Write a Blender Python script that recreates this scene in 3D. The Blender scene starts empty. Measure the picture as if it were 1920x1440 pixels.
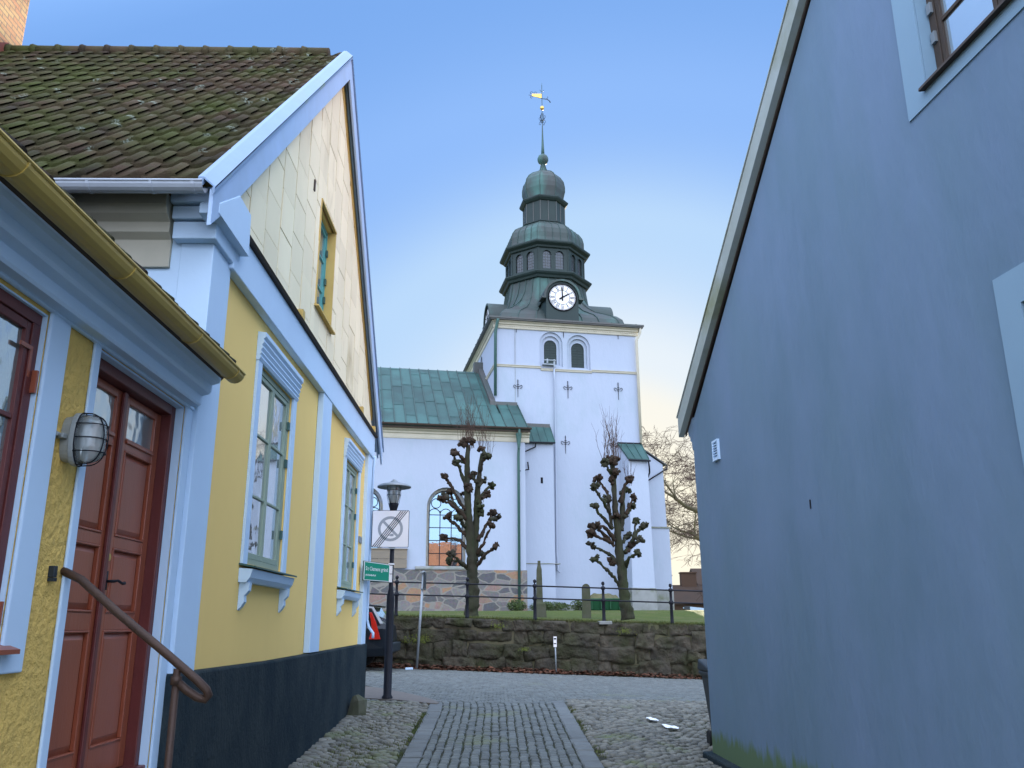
import bpy, bmesh, math, random
from mathutils import Vector, Matrix, noise
from mathutils.geometry import tessellate_polygon
S = bpy.context.scene
C = S.collection
PI = math.pi
R = math.radians
rnd = random.Random(7)

# ------------------------------------------------------------------ materials
def lin(c):
    return tuple((x/12.92 if x <= .04045 else ((x+.055)/1.055)**2.4) for x in c)

def mat(name, col, col2=None, scale=4.0, detail=6, rough=.8, bump=0, bscale=30, stretch=(1,1,1), spec=.3,
        isl=0.0, metal=0.0, col3=None, scale3=1.2, thr3=.55, soft3=.12, thr=.5, soft=.25, coat=0, bdist=.02, layer=None, shape=None):
    """procedural plaster / stone / metal: two-tone noise, optional stain layer, per-piece variation, bump"""
    m = bpy.data.materials.new(name); m.use_nodes = True
    n = m.node_tree.nodes; l = m.node_tree.links
    b = n['Principled BSDF']
    b.inputs['Roughness'].default_value = rough
    b.inputs['Specular IOR Level'].default_value = spec
    b.inputs['Metallic'].default_value = metal
    b.inputs['Coat Weight'].default_value = coat
    g = n.new('ShaderNodeNewGeometry')
    mp = n.new('ShaderNodeMapping'); mp.inputs['Scale'].default_value = stretch
    l.new(g.outputs['Position'], mp.inputs['Vector'])
    def nz(sc, dt, w=0):
        t = n.new('ShaderNodeTexNoise'); t.inputs['Scale'].default_value = sc; t.inputs['Detail'].default_value = dt
        t.inputs['Roughness'].default_value = .6
        l.new(mp.outputs[0], t.inputs['Vector']); return t
    def ramp(src, a, bb):
        r = n.new('ShaderNodeMapRange'); r.inputs['From Min'].default_value = a; r.inputs['From Max'].default_value = bb
        l.new(src, r.inputs['Value']); return r.outputs[0]
    def mix(f, a, bb, mode='MIX'):
        x = n.new('ShaderNodeMix'); x.data_type = 'RGBA'; x.blend_type = mode
        if isinstance(f, float): x.inputs[0].default_value = f
        else: l.new(f, x.inputs[0])
        for i, v in ((6, a), (7, bb)):
            if isinstance(v, tuple): x.inputs[i].default_value = (*v, 1)
            else: l.new(v, x.inputs[i])
        return x.outputs[2]
    cur = col
    if col2:
        t = nz(scale, detail); cur = mix(ramp(t.outputs['Fac'], thr-soft, thr+soft), col, col2)
    if isl:
        mr = n.new('ShaderNodeMapRange'); l.new(g.outputs['Random Per Island'], mr.inputs['Value'])
        mr.inputs['To Min'].default_value = 1-isl; mr.inputs['To Max'].default_value = 1+isl
        hs = n.new('ShaderNodeHueSaturation'); l.new(mr.outputs[0], hs.inputs['Value'])
        if isinstance(cur, tuple): hs.inputs['Color'].default_value = (*cur, 1)
        else: l.new(cur, hs.inputs['Color'])
        cur = hs.outputs[0]
    if col3:
        t3 = nz(scale3, 8); cur = mix(ramp(t3.outputs['Fac'], thr3-soft3, thr3+soft3), cur, col3)
    if shape: cur = shape(n, l, g, cur, mix, nz, ramp)
    if isinstance(cur, tuple): b.inputs['Base Color'].default_value = (*cur, 1)
    else: l.new(cur, b.inputs['Base Color'])
    if bump:
        t = nz(bscale, 6); bp = n.new('ShaderNodeBump'); bp.inputs['Strength'].default_value = bump
        bp.inputs['Distance'].default_value = bdist
        l.new(t.outputs['Fac'], bp.inputs['Height']); l.new(bp.outputs[0], b.inputs['Normal'])
    return m

def glass(name, tint=(.02,.03,.035), refl=.5, rough=.02, wave=.0, milky=0, gcol=(.95,.98,1)):
    m = bpy.data.materials.new(name); m.use_nodes = True
    n = m.node_tree.nodes; l = m.node_tree.links; b = n['Principled BSDF']; out = n['Material Output']
    b.inputs['Base Color'].default_value = (*tint, 1); b.inputs['Roughness'].default_value = .35 if not milky else .5
    gl = n.new('ShaderNodeBsdfGlossy'); gl.inputs['Roughness'].default_value = rough; gl.inputs['Color'].default_value = (*gcol,1)
    lw = n.new('ShaderNodeFresnel'); lw.inputs['IOR'].default_value = 1.5
    ma = n.new('ShaderNodeMath'); ma.operation = 'MAXIMUM'; ma.inputs[1].default_value = refl; l.new(lw.outputs[0], ma.inputs[0])
    mx = n.new('ShaderNodeMixShader'); l.new(ma.outputs[0], mx.inputs[0]); l.new(b.outputs[0], mx.inputs[1]); l.new(gl.outputs[0], mx.inputs[2])
    if wave:
        g = n.new('ShaderNodeNewGeometry'); t = n.new('ShaderNodeTexNoise'); t.inputs['Scale'].default_value = 4
        l.new(g.outputs['Position'], t.inputs['Vector']); bp = n.new('ShaderNodeBump'); bp.inputs['Strength'].default_value = wave; bp.inputs['Distance'].default_value = .02
        l.new(t.outputs['Fac'], bp.inputs['Height']); l.new(bp.outputs[0], gl.inputs['Normal'])
    l.new(mx.outputs[0], out.inputs['Surface'])
    return m

def clear_glass(name):
    m = bpy.data.materials.new(name); m.use_nodes = True
    n = m.node_tree.nodes; l = m.node_tree.links; out = n['Material Output']
    tr = n.new('ShaderNodeBsdfTransparent'); tr.inputs['Color'].default_value = (.8,.84,.84,1)
    gl = n.new('ShaderNodeBsdfGlossy'); gl.inputs['Roughness'].default_value = .08
    df = n.new('ShaderNodeBsdfDiffuse'); df.inputs['Color'].default_value = (.7,.76,.74,1)
    fr = n.new('ShaderNodeFresnel'); fr.inputs['IOR'].default_value = 1.5
    m1 = n.new('ShaderNodeMixShader'); m1.inputs[0].default_value = .3; l.new(tr.outputs[0], m1.inputs[1]); l.new(df.outputs[0], m1.inputs[2])
    m2 = n.new('ShaderNodeMixShader'); l.new(fr.outputs[0], m2.inputs[0]); l.new(m1.outputs[0], m2.inputs[1]); l.new(gl.outputs[0], m2.inputs[2])
    l.new(m2.outputs[0], out.inputs['Surface']); return m

def moss_base(n, l, g, cur, mix, nz, ramp):
    # green growth rising from the foot of the grey wall with a ragged top edge
    sp = n.new('ShaderNodeSeparateXYZ'); l.new(g.outputs['Position'], sp.inputs[0])
    t = n.new('ShaderNodeTexNoise'); t.inputs['Scale'].default_value = 1.0; t.inputs['Detail'].default_value = 6
    mpp = n.new('ShaderNodeMapping'); mpp.inputs['Scale'].default_value = (9,9,2.6); l.new(g.outputs['Position'], mpp.inputs['Vector']); l.new(mpp.outputs[0], t.inputs['Vector'])
    a = n.new('ShaderNodeMath'); a.operation = 'MULTIPLY_ADD'; a.inputs[1].default_value = .42; a.inputs[2].default_value = .40
    l.new(t.outputs['Fac'], a.inputs[0])
    s = n.new('ShaderNodeMath'); s.operation = 'SUBTRACT'; l.new(a.outputs[0], s.inputs[0]); l.new(sp.outputs[2], s.inputs[1])
    f = ramp(s.outputs[0], -.03, .09)
    f2 = n.new('ShaderNodeMath'); f2.operation = 'MULTIPLY'; f2.inputs[1].default_value = .85; l.new(f, f2.inputs[0])
    return mix(f2.outputs[0], cur, (.10,.16,.055))

def rubble(n, l, g, cur, mix, nz, ramp):
    mp = n.new('ShaderNodeMapping'); mp.inputs['Scale'].default_value = (1.7,1.7,3.2)
    nn = n.new('ShaderNodeTexNoise'); nn.inputs['Scale'].default_value = 2.2; l.new(g.outputs['Position'], nn.inputs['Vector'])
    va = n.new('ShaderNodeMix'); va.data_type = 'VECTOR'; va.inputs[0].default_value = .16
    l.new(g.outputs['Position'], va.inputs[4]); l.new(nn.outputs['Color'], va.inputs[5]); l.new(va.outputs[1], mp.inputs['Vector'])
    v = n.new('ShaderNodeTexVoronoi'); v.feature = 'F1'; l.new(mp.outputs[0], v.inputs['Vector']); v.inputs['Scale'].default_value = 1
    ve = n.new('ShaderNodeTexVoronoi'); ve.feature = 'DISTANCE_TO_EDGE'; l.new(mp.outputs[0], ve.inputs['Vector']); ve.inputs['Scale'].default_value = 1
    sp = n.new('ShaderNodeSeparateColor'); l.new(v.outputs['Color'], sp.inputs[0])
    cr = n.new('ShaderNodeValToRGB'); l.new(sp.outputs[0], cr.inputs[0]); cr.color_ramp.interpolation = 'CONSTANT'
    cols = [(.11,.105,.10),(.20,.125,.085),(.16,.15,.14),(.25,.135,.06),(.085,.085,.09),(.18,.15,.125),(.13,.12,.115),(.21,.13,.10)]
    e = cr.color_ramp.elements; e[0].color = (*cols[0],1); e[1].position = 1/8; e[1].color = (*cols[1],1)
    for i in range(2,8):
        x = e.new(i/8); x.color = (*cols[i],1)
    t = nz(9, 6); m1 = mix(.5, cr.outputs[0], t.outputs['Color'], 'OVERLAY')
    hs = n.new('ShaderNodeHueSaturation'); hs.inputs['Saturation'].default_value = .8; l.new(m1, hs.inputs['Color'])
    return mix(ramp(ve.outputs['Distance'], .03, .07), (.20,.19,.165), hs.outputs[0])

def brickwork(n, l, g, cur, mix, nz, ramp):
    sp = n.new('ShaderNodeSeparateXYZ'); l.new(g.outputs['Position'], sp.inputs[0])
    ad = n.new('ShaderNodeMath'); ad.operation = 'ADD'; l.new(sp.outputs[0], ad.inputs[0]); l.new(sp.outputs[1], ad.inputs[1])
    cb = n.new('ShaderNodeCombineXYZ'); l.new(ad.outputs[0], cb.inputs[0]); l.new(sp.outputs[2], cb.inputs[1])
    bt = n.new('ShaderNodeTexBrick'); bt.inputs['Scale'].default_value = 1; bt.inputs['Brick Width'].default_value = .24; bt.inputs['Row Height'].default_value = .075
    bt.inputs['Mortar Size'].default_value = .008; l.new(cb.outputs[0], bt.inputs['Vector'])
    bt.inputs['Color1'].default_value = (.55,.36,.16,1); bt.inputs['Color2'].default_value = (.50,.24,.12,1); bt.inputs['Mortar'].default_value = (.22,.17,.12,1)
    t = nz(6, 5); return mix(ramp(t.outputs['Fac'], .55, .75), bt.outputs[0], (.3,.16,.09))

M = {}
M['sand'] = mat('joint_sand', (.035,.033,.026), (.030,.042,.014), scale=1.6, rough=.95, bump=.5, bscale=60)
M['earth'] = mat('earth', (.12,.10,.07), (.08,.09,.04), scale=.4, rough=.95, bump=.4, bscale=10)
M['cobble'] = mat('field_stone', (0.1591,0.1531,0.1247), (0.0989,0.1015,0.0860), scale=7, rough=.62, bump=.35, bscale=45, isl=.32, spec=.45, col3=(0.1032,0.1290,0.0430), scale3=1.3, thr3=.64, soft3=.08)
M['sett'] = mat('granite_sett', (0.1161,0.1290,0.1221), (0.0860,0.0963,0.0903), scale=9, rough=.66, bump=.3, bscale=60, isl=.2, spec=.4, col3=(0.1204,0.1376,0.0688), scale3=.9, thr3=.68, soft3=.08)
M['border'] = mat('granite_border', (0.1395,0.1512,0.1485), (0.1125,0.1233,0.1215), scale=8, rough=.7, bump=.3, bscale=60, isl=.12, spec=.35)
M['asphalt'] = mat('asphalt_patch', (.16,.14,.12), (.12,.11,.10), scale=12, rough=.9, bump=.5, bscale=120, bdist=.006)
M['grass'] = mat('lawn', (0.0390,0.0663,0.0062), (0.0741,0.0897,0.0094), scale=1.4, rough=.95, bump=.8, bscale=25, bdist=.05, col3=(0.1014,0.0936,0.0312), scale3=.7, thr3=.62)
M['blade'] = mat('grass_blade', (0.0375,0.0750,0.0105), (0.1200,0.1125,0.0375), scale=1.5, rough=.8, isl=.3)
M['leaf'] = mat('fallen_leaf', (.10,.038,.018), (.055,.025,.015), scale=8, rough=.85, isl=.5)
M['wallstone'] = mat('retaining_stone', (0.0775,0.0651,0.0446), (0.0279,0.0273,0.0223), scale=2.0, rough=.9, bump=1, bscale=16, bdist=.05, isl=.25, col3=(0.0279,0.0322,0.0099), scale3=1.3, thr3=.56, soft3=.12)
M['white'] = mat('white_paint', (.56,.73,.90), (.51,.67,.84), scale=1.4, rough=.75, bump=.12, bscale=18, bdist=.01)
M['white_worn'] = mat('white_paint_worn', (0.4085,0.5510,0.7600), (0.3610,0.4845,0.6460), scale=3.2, rough=.6, col3=(0.3800,0.4085,0.1330), scale3=.9, thr3=.70, soft3=.07)
M['plaster'] = mat('church_plaster', (.355,.405,.485), (.325,.37,.45), scale=.35, rough=.9, bump=.6, bscale=3, bdist=.03, stretch=(1,1,.5), col3=(.29,.355,.41), scale3=.5, thr3=.66, soft3=.12)
M['cap'] = mat('painted_verge_metal', (.22,.32,.47), (.19,.28,.41), scale=3, rough=.45, col3=(.22,.29,.07), scale3=1.0, thr3=.62, soft3=.10)
M['cream'] = mat('cream_cornice', (0.5270,0.4930,0.3910), (0.4250,0.3995,0.3145), scale=2, rough=.85)
M['yellow'] = mat('yellow_plaster', (.94,.66,.22), (.88,.61,.205), scale=.8, rough=.9, bump=.15, bscale=14, bdist=.01, stretch=(1,1,.6))
M['rough_yellow'] = mat('yellow_roughcast', (.84,.56,.15), (.68,.46,.13), scale=9, rough=.95, bump=1.0, bscale=24, bdist=.03)
M['plinth'] = mat('dark_plinth', (.013,.026,.034), (.030,.042,.046), scale=2.6, rough=.85, bump=1, bscale=30, bdist=.02, soft=.12, spec=.15, stretch=(1,1,.6))
M['clad'] = mat('cream_sheet', (.93,.82,.56), (.85,.74,.49), scale=1.7, rough=.7, isl=.07, stretch=(1,1,.4), col3=(.52,.42,.22), scale3=1.3, thr3=.68, soft3=.1)
M['rust'] = mat('rusty_joint', (.30,.15,.06), (.38,.24,.10), scale=5, rough=.9)
M['yellow_board'] = mat('yellow_board', (.62,.44,.14), (.52,.36,.11), scale=4, rough=.7)
M['tile'] = mat('mossy_tile', (.085,.048,.032), (.07,.062,.034), scale=5, rough=.9, bump=.7, bscale=30, bdist=.015, isl=.38, col3=(.065,.085,.018), scale3=1.1, thr3=.52, soft3=.12)
def lichen(n, l, g, cur, mix, nz, ramp):
    t = n.new('ShaderNodeTexVoronoi'); t.inputs['Scale'].default_value = 5.5; l.new(g.outputs['Position'], t.inputs['Vector'])
    s = n.new('ShaderNodeSeparateColor'); l.new(t.outputs['Color'], s.inputs[0])
    a = ramp(t.outputs['Distance'], .36, .22); b2 = ramp(s.outputs[0], .80, .84)
    q = n.new('ShaderNodeMath'); q.operation = 'MULTIPLY'; l.new(a, q.inputs[0]); l.new(b2, q.inputs[1])
    t2 = nz(40, 3); q2 = n.new('ShaderNodeMath'); q2.operation = 'MULTIPLY'; l.new(q.outputs[0], q2.inputs[0]); l.new(ramp(t2.outputs['Fac'], .45, .6), q2.inputs[1])
    return mix(q2.outputs[0], cur, (.22,.25,.20))
M['tile'] = mat('mossy_tile', (0.0541,0.0295,0.0180), (0.0410,0.0344,0.0172), scale=5, rough=.9, bump=.7, bscale=30, bdist=.015, isl=.5, col3=(0.0451,0.0541,0.0098), scale3=1.1, thr3=.55, soft3=.14, shape=lichen)
M['redtile'] = mat('red_tile', (.42,.14,.055), (.32,.10,.045), scale=4, rough=.85, isl=.25)
M['brick'] = mat('chimney_brick', (.5,.3,.15), rough=.9, bump=.5, bscale=40, shape=brickwork)
M['flash'] = mat('red_flashing', (.20,.055,.035), (.15,.05,.035), scale=4, rough=.6)
M['brass'] = mat('ochre_gutter', (.52,.37,.08), (.40,.28,.07), scale=5, rough=.5, spec=.5, stretch=(1,.4,1))
M['zinc'] = mat('zinc_gutter', (.55,.60,.66), (.46,.50,.56), scale=3, rough=.45, metal=0)
M['oxblood'] = mat('oxblood_paint', (.33,.085,.038), (.25,.064,.032), scale=6, rough=.36, spec=.5, bump=.08, bscale=60, stretch=(1,1,.15))
M['oxdark'] = mat('oxblood_frame', (.13,.022,.018), (.10,.018,.015), scale=6, rough=.45, spec=.5, bump=.1, bscale=50)
M['green_frame'] = mat('sage_green_paint', (.30,.37,.28), (.26,.33,.25), scale=6, rough=.5)
M['green_dark'] = mat('dark_green_metal', (.05,.12,.10), (.04,.09,.08), scale=8, rough=.5)
M['teal'] = mat('teal_paint', (.10,.36,.34), (.08,.30,.30), scale=6, rough=.5)
M['pane'] = glass('window_pane', (.20,.22,.22), .55, .02, .05)
M['pane_near'] = glass('near_pane', (.12,.16,.15), .40, .06, .9)
M['mirror_pane'] = glass('church_pane', (.02,.03,.04), .55, .02, .05, gcol=(.34,.50,.60))
M['dark_pane'] = glass('lantern_pane', (.015,.018,.02), .05, .3, gcol=(.4,.5,.6))
M['clear'] = clear_glass('lamp_glass')
M['lampmetal'] = mat('lamp_metal', (.36,.38,.36), (.26,.28,.27), scale=20, rough=.5, metal=.2)
M['iron'] = mat('black_iron', (.010,.012,.018), (.016,.017,.022), scale=9, rough=.5, spec=.14)
M['rail'] = mat('brown_rail', (.06,.038,.03), (.09,.055,.04), scale=8, rough=.55, metal=.3, bump=.2, bscale=40)
M['galv'] = mat('galvanised_steel', (.30,.34,.36), (.24,.27,.29), scale=9, rough=.55, metal=.5)
M['blue_wall'] = mat('grey_blue_render', (.145,.225,.300), (.115,.185,.258), scale=.8, rough=.85, bump=.6, bscale=4, bdist=.02, stretch=(1,1,.4), col3=(.155,.228,.335), scale3=1.1, thr3=.55, soft3=.15, shape=moss_base)
M['blue_trim'] = mat('pale_grey_trim', (.235,.36,.46), (.215,.33,.43), scale=1.2, rough=.85)
M['verge'] = mat('weathered_verge', (.36,.40,.38), (.28,.31,.27), scale=2, rough=.6, col3=(.20,.21,.10), scale3=.8, thr3=.62, soft3=.1)
M['dark_wood'] = mat('dark_wood', (.045,.035,.03), (.07,.05,.035), scale=6, rough=.7)
M['copper_seam'] = mat('copper_seam', (.035,.075,.065), (.03,.05,.045), scale=2, rough=.6)
M['copper'] = mat('green_copper', (0.0336,0.0880,0.0784), (0.0240,0.0544,0.0512), scale=1.1, rough=.65, spec=.3, stretch=(1,1,.35), isl=.2, col3=(0.0440,0.1200,0.1080), scale3=.5, thr3=.60, soft3=.15)
M['copper_dark'] = mat('dark_copper', (0.0425,0.0442,0.0425), (0.0272,0.0510,0.0450), scale=.7, rough=.6, spec=.4, stretch=(1,1,.3), isl=.10, col3=(0.0510,0.1360,0.1148), scale3=.55, thr3=.60, soft3=.10)
M['copper_paint'] = mat('dark_green_cladding', (0.0204,0.0374,0.0340), (0.0170,0.0289,0.0272), scale=1.2, rough=.6)
M['copper_brown'] = mat('brown_copper', (.085,.075,.070), (.06,.08,.075), scale=1, rough=.55, spec=.4)
M['gold'] = mat('gilding', (.75,.48,.12), rough=.35, metal=.9)
M['rubble'] = mat('rubble_plinth', (.3,.25,.2), rough=.9, bump=.5, bscale=9, bdist=.04, shape=rubble)
M['greystone'] = mat('grey_stone', (.26,.27,.26), (.19,.20,.19), scale=2, rough=.9, bump=.4, bscale=12, col3=(.11,.13,.06), scale3=1.5, thr3=.6)
M['gravestone'] = mat('lichened_stone', (0.0850,0.0850,0.0650), (0.0550,0.0650,0.0300), scale=4, rough=.9, bump=.4, bscale=20)
M['clockface'] = mat('clock_white', (.78,.78,.78), rough=.5)
M['black'] = mat('black_paint', (.008,.008,.010), rough=.6, spec=.04)
M['bark'] = mat('grey_bark', (0.0375,0.0330,0.0210), (0.0225,0.0235,0.0150), scale=5, rough=.95, bump=.9, bscale=18, bdist=.03, stretch=(1,1,.4), col3=(0.0300,0.0400,0.0150), scale3=2.2, thr3=.55)
M['knob'] = mat('pollard_knob', (0.0450,0.0270,0.0168), (0.0240,0.0192,0.0120), scale=7, rough=.95, bump=1, bscale=30, bdist=.03)
M['twig'] = mat('twig', (0.0780,0.0450,0.0330), (0.0540,0.0360,0.0270), scale=4, rough=.9)
M['bough'] = mat('mossy_bough', (0.1200,0.1040,0.0440), (0.0800,0.0720,0.0480), scale=2, rough=.95)
M['signwhite'] = mat('sign_white', (.78,.76,.76), rough=.4)
M['signgrey'] = mat('sign_grey', (.30,.32,.34), rough=.4)
M['signgreen'] = mat('sign_green', (.0,.20,.115), rough=.35)
M['carpaint'] = mat('dark_car_paint', (.008,.012,.018), rough=.3, coat=.15, spec=.2)
M['carglass'] = glass('car_glass', (.01,.012,.015), .12, .03)
M['rubber'] = mat('tyre_rubber', (.02,.02,.02), rough=.85)
M['rim'] = mat('alloy', (.4,.4,.42), rough=.35, metal=.9)
M['taillight'] = mat('red_lens', (0.4200,0.0105,0.0084), (0.3360,0.0070,0.0070), scale=12, rough=.15, coat=.6)
M['clearlens'] = mat('pale_lens', (.6,.6,.62), rough=.15, coat=.6)
M['farbrick'] = mat('far_brick', (0.0800,0.0480,0.0320), (0.0640,0.0400,0.0280), scale=1, rough=.95)
M['farroof'] = mat('far_roof', (0.0520,0.0320,0.0220), (0.0400,0.0280,0.0200), scale=1.2, rough=.95)
M['hedge'] = mat('hedge_leaves', (.03,.05,.015), (.055,.08,.02), scale=4, rough=.9, isl=.4)
M['skip'] = mat('green_plastic', (0.0060,0.0600,0.0210), (0.0048,0.0450,0.0180), scale=2, rough=.5)
M['soil'] = mat('soil_heap', (.13,.12,.06), (.07,.075,.035), scale=3, rough=.95, bump=.9, bscale=9, bdist=.08)
M['bin'] = mat('dark_plastic', (.02,.028,.034), rough=.5)
M['paper'] = mat('paper', (.8,.84,.88), rough=.7)
M['board'] = mat('weathered_board', (.22,.18,.13), (.17,.15,.12), scale=2, rough=.85, stretch=(.5,.5,3))

# ------------------------------------------------------------------ mesh helpers
class Fr:
    """a flat frame: a = along the wall, z = up, c = out of the wall"""
    def __init__(s, o, ax, n): s.o = Vector(o); s.a = Vector(ax).normalized(); s.n = Vector(n).normalized()
    def P(s, a, z, c=0): return s.o + s.a*a + Vector((0,0,z)) + s.n*c
WORLD = Fr((0,0,0), (1,0,0), (0,1,0))      # a = x, c = y

class MB:
    def __init__(s): s.v = []; s.f = []; s.m = []; s.mats = []
    def add(s, vs, fs, mi=0):
        o = len(s.v); s.v += [tuple(v) for v in vs]; s.f += [tuple(o+i for i in f) for f in fs]; s.m += [mi]*len(fs)
    def box(s, fr, a0, a1, z0, z1, c0, c1, mi=0):
        p = [fr.P(a, z, c) for z in (z0, z1) for c in (c0, c1) for a in (a0, a1)]
        s.add(p, [(0,1,3,2),(4,6,7,5),(0,4,5,1),(2,3,7,6),(0,2,6,4),(1,5,7,3)], mi)
    def prism(s, fr, outer, c0, c1, holes=(), mi=0):
        loops = [list(outer)] + [list(h) for h in holes]
        tri = tessellate_polygon([[Vector((a, z, 0)) for a, z in lp] for lp in loops])
        flat = [q for lp in loops for q in lp]; n = len(flat)
        vs = [fr.P(a, z, c0) for a, z in flat] + [fr.P(a, z, c1) for a, z in flat]
        fs = [tuple(t) for t in tri] + [tuple(n+i for i in reversed(t)) for t in tri]
        k = 0
        for lp in loops:
            L = len(lp)
            for i in range(L):
                j = (i+1) % L; fs.append((k+i, k+j, n+k+j, n+k+i))
            k += L
        s.add(vs, fs, mi)
    def sweep(s, fr, prof, a0, a1, mi=0):
        """prof = list of (c, z): a moulding swept along the wall from a0 to a1 (solid)"""
        n = len(prof); vs = [fr.P(a0, z, c) for c, z in prof] + [fr.P(a1, z, c) for c, z in prof]
        fs = [(i, (i+1) % n, n+(i+1) % n, n+i) for i in range(n)] + [tuple(range(n)), tuple(reversed(range(n, 2*n)))]
        s.add(vs, fs, mi)
    def tube(s, pts, rad, seg=8, mi=0, cap=True, bumpy=0, seed=0):
        pts = [Vector(p) for p in pts]; n = len(pts)
        if not hasattr(rad, '__len__'): rad = [rad]*n
        vs = []; up = Vector((0,0,1)); prev = None
        for i, p in enumerate(pts):
            t = (pts[min(i+1, n-1)] - pts[max(i-1, 0)]).normalized()
            if prev is None:
                x = t.orthogonal().normalized()
            else:
                x = (prev - t*prev.dot(t)).normalized()
            prev = x; y = t.cross(x)
            for k in range(seg):
                a = 2*PI*k/seg; r = rad[i]
                q = p + (x*math.cos(a) + y*math.sin(a))*r
                if bumpy: q = p + (x*math.cos(a) + y*math.sin(a))*r*(1+bumpy*noise.noise(q*7+Vector((seed,0,0))))
                vs.append(q)
        fs = [(i*seg+k, i*seg+(k+1) % seg, (i+1)*seg+(k+1) % seg, (i+1)*seg+k) for i in range(n-1) for k in range(seg)]
        if cap: fs += [tuple(reversed(range(seg))), tuple(range((n-1)*seg, n*seg))]
        s.add(vs, fs, mi)
    def lathe(s, ctr, prof, seg=24, axis=(0,0,1), mi=0, phase=0, cap=True):
        """prof = list of (r, h) along axis"""
        c = Vector(ctr); ax = Vector(axis).normalized(); x = ax.orthogonal().normalized(); 
        if abs(ax.z) > .99: x = Vector((1,0,0))
        y = ax.cross(x); vs = []
        for r, h in prof:
            for k in range(seg):
                a = 2*PI*k/seg + phase; vs.append(c + ax*h + (x*math.cos(a) + y*math.sin(a))*r)
        n = len(prof)
        fs = [(i*seg+k, i*seg+(k+1) % seg, (i+1)*seg+(k+1) % seg, (i+1)*seg+k) for i in range(n-1) for k in range(seg)]
        if cap: fs += [tuple(reversed(range(seg))), tuple(range((n-1)*seg, n*seg))]
        s.add(vs, fs, mi)
    def blob(s, c, r, seed=0, amp=.35, sub=1, sq=(1,1,1), fr=2.2):
        bm = bmesh.new(); bmesh.ops.create_icosphere(bm, subdivisions=sub, radius=1)
        c = Vector(c); vs = []
        for v in bm.verts:
            d = v.co.normalized(); k = 1 + amp*noise.noise(d*fr + Vector((seed*3.1, seed, 0)))
            vs.append(c + Vector((d.x*sq[0], d.y*sq[1], d.z*sq[2]))*r*k)
        s.add(vs, [tuple(v.index for v in f.verts) for f in bm.faces]); bm.free()
    def build(s, name, m, parent=None, smooth=False, bevel=0, angle=None, mats=None):
        off = Vector((0,0,0)); p = parent
        while p: off += p.location; p = p.parent
        me = bpy.data.meshes.new(name)
        me.from_pydata([(v[0]-off.x, v[1]-off.y, v[2]-off.z) for v in s.v], [], s.f)
        for x in (mats or [m]): me.materials.append(x)
        if mats:
            me.polygons.foreach_set('material_index', s.m)
        if smooth: me.polygons.foreach_set('use_smooth', [True]*len(me.polygons))
        bm = bmesh.new(); bm.from_mesh(me); bmesh.ops.recalc_face_normals(bm, faces=bm.faces); bm.to_mesh(me); bm.free()
        me.update()
        o = bpy.data.objects.new(name, me); C.objects.link(o)
        if parent: o.parent = parent
        if bevel:
            b = o.modifiers.new('bevel', 'BEVEL'); b.width = bevel; b.segments = 2; b.limit_method = 'ANGLE'; b.angle_limit = R(40)
        return o

def thing(name, label, cat, loc=(0,0,0), group=None):
    o = bpy.data.objects.new(name, None); C.objects.link(o); o.location = loc; o.empty_display_size = .2
    o['label'] = label; o['category'] = cat
    if group: o['group'] = group
    return o
def tag(o, label, cat, group=None, kind=None):
    if label: o['label'] = label
    if cat: o['category'] = cat
    if group: o['group'] = group
    if kind: o['kind'] = kind
    return o
def struct(mb, name, m, smooth=False, mats=None):
    o = mb.build(name, m, None, smooth, mats=mats); o['kind'] = 'structure'; return o

def clip(poly, a, b, c):
    """keep the part of the polygon where a*x + b*y <= c"""
    out = []
    for i in range(len(poly)):
        p, q = poly[i], poly[(i+1) % len(poly)]
        dp, dq = a*p[0]+b*p[1]-c, a*q[0]+b*q[1]-c
        if dp <= 0: out.append(p)
        if (dp < 0 < dq) or (dq < 0 < dp):
            t = dp/(dp-dq); out.append((p[0]+(q[0]-p[0])*t, p[1]+(q[1]-p[1])*t))
    return out
def arch(a0, a1, z0, zt, n=14):
    """round-headed opening outline; zt = top of the arch"""
    r = (a1-a0)/2; c = (a0+a1)/2; zs = zt-r
    return [(a0, z0)] + [(a1, z0)] + [(c+r*math.cos(PI*i/n), zs+r*math.sin(PI*i/n)) for i in range(n+1)]
def ring2d(cx, cz, r0, r1, a0=0, a1=2*PI, n=28):
    o = [(cx+r1*math.cos(a0+(a1-a0)*i/n), cz+r1*math.sin(a0+(a1-a0)*i/n)) for i in range(n+1)]
    return o + [(cx+r0*math.cos(a1-(a1-a0)*i/n), cz+r0*math.sin(a1-(a1-a0)*i/n)) for i in range(n+1)]
def text_mesh(s, size, mb, fr, a, z, c, mi=0, sx=1.0, align='LEFT'):
    cu = bpy.data.curves.new('t', 'FONT'); cu.body = s; cu.size = size; cu.align_x = align; cu.resolution_u = 3
    ob = bpy.data.objects.new('t', cu); C.objects.link(ob)
    dg = bpy.context.evaluated_depsgraph_get(); me = ob.evaluated_get(dg).to_mesh()
    mb.add([fr.P(a+v.co.x*sx, z+v.co.y, c) for v in me.vertices], [tuple(p.vertices) for p in me.polygons], mi)
    ob.evaluated_get(dg).to_mesh_clear(); bpy.data.objects.remove(ob); bpy.data.curves.remove(cu)

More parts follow.
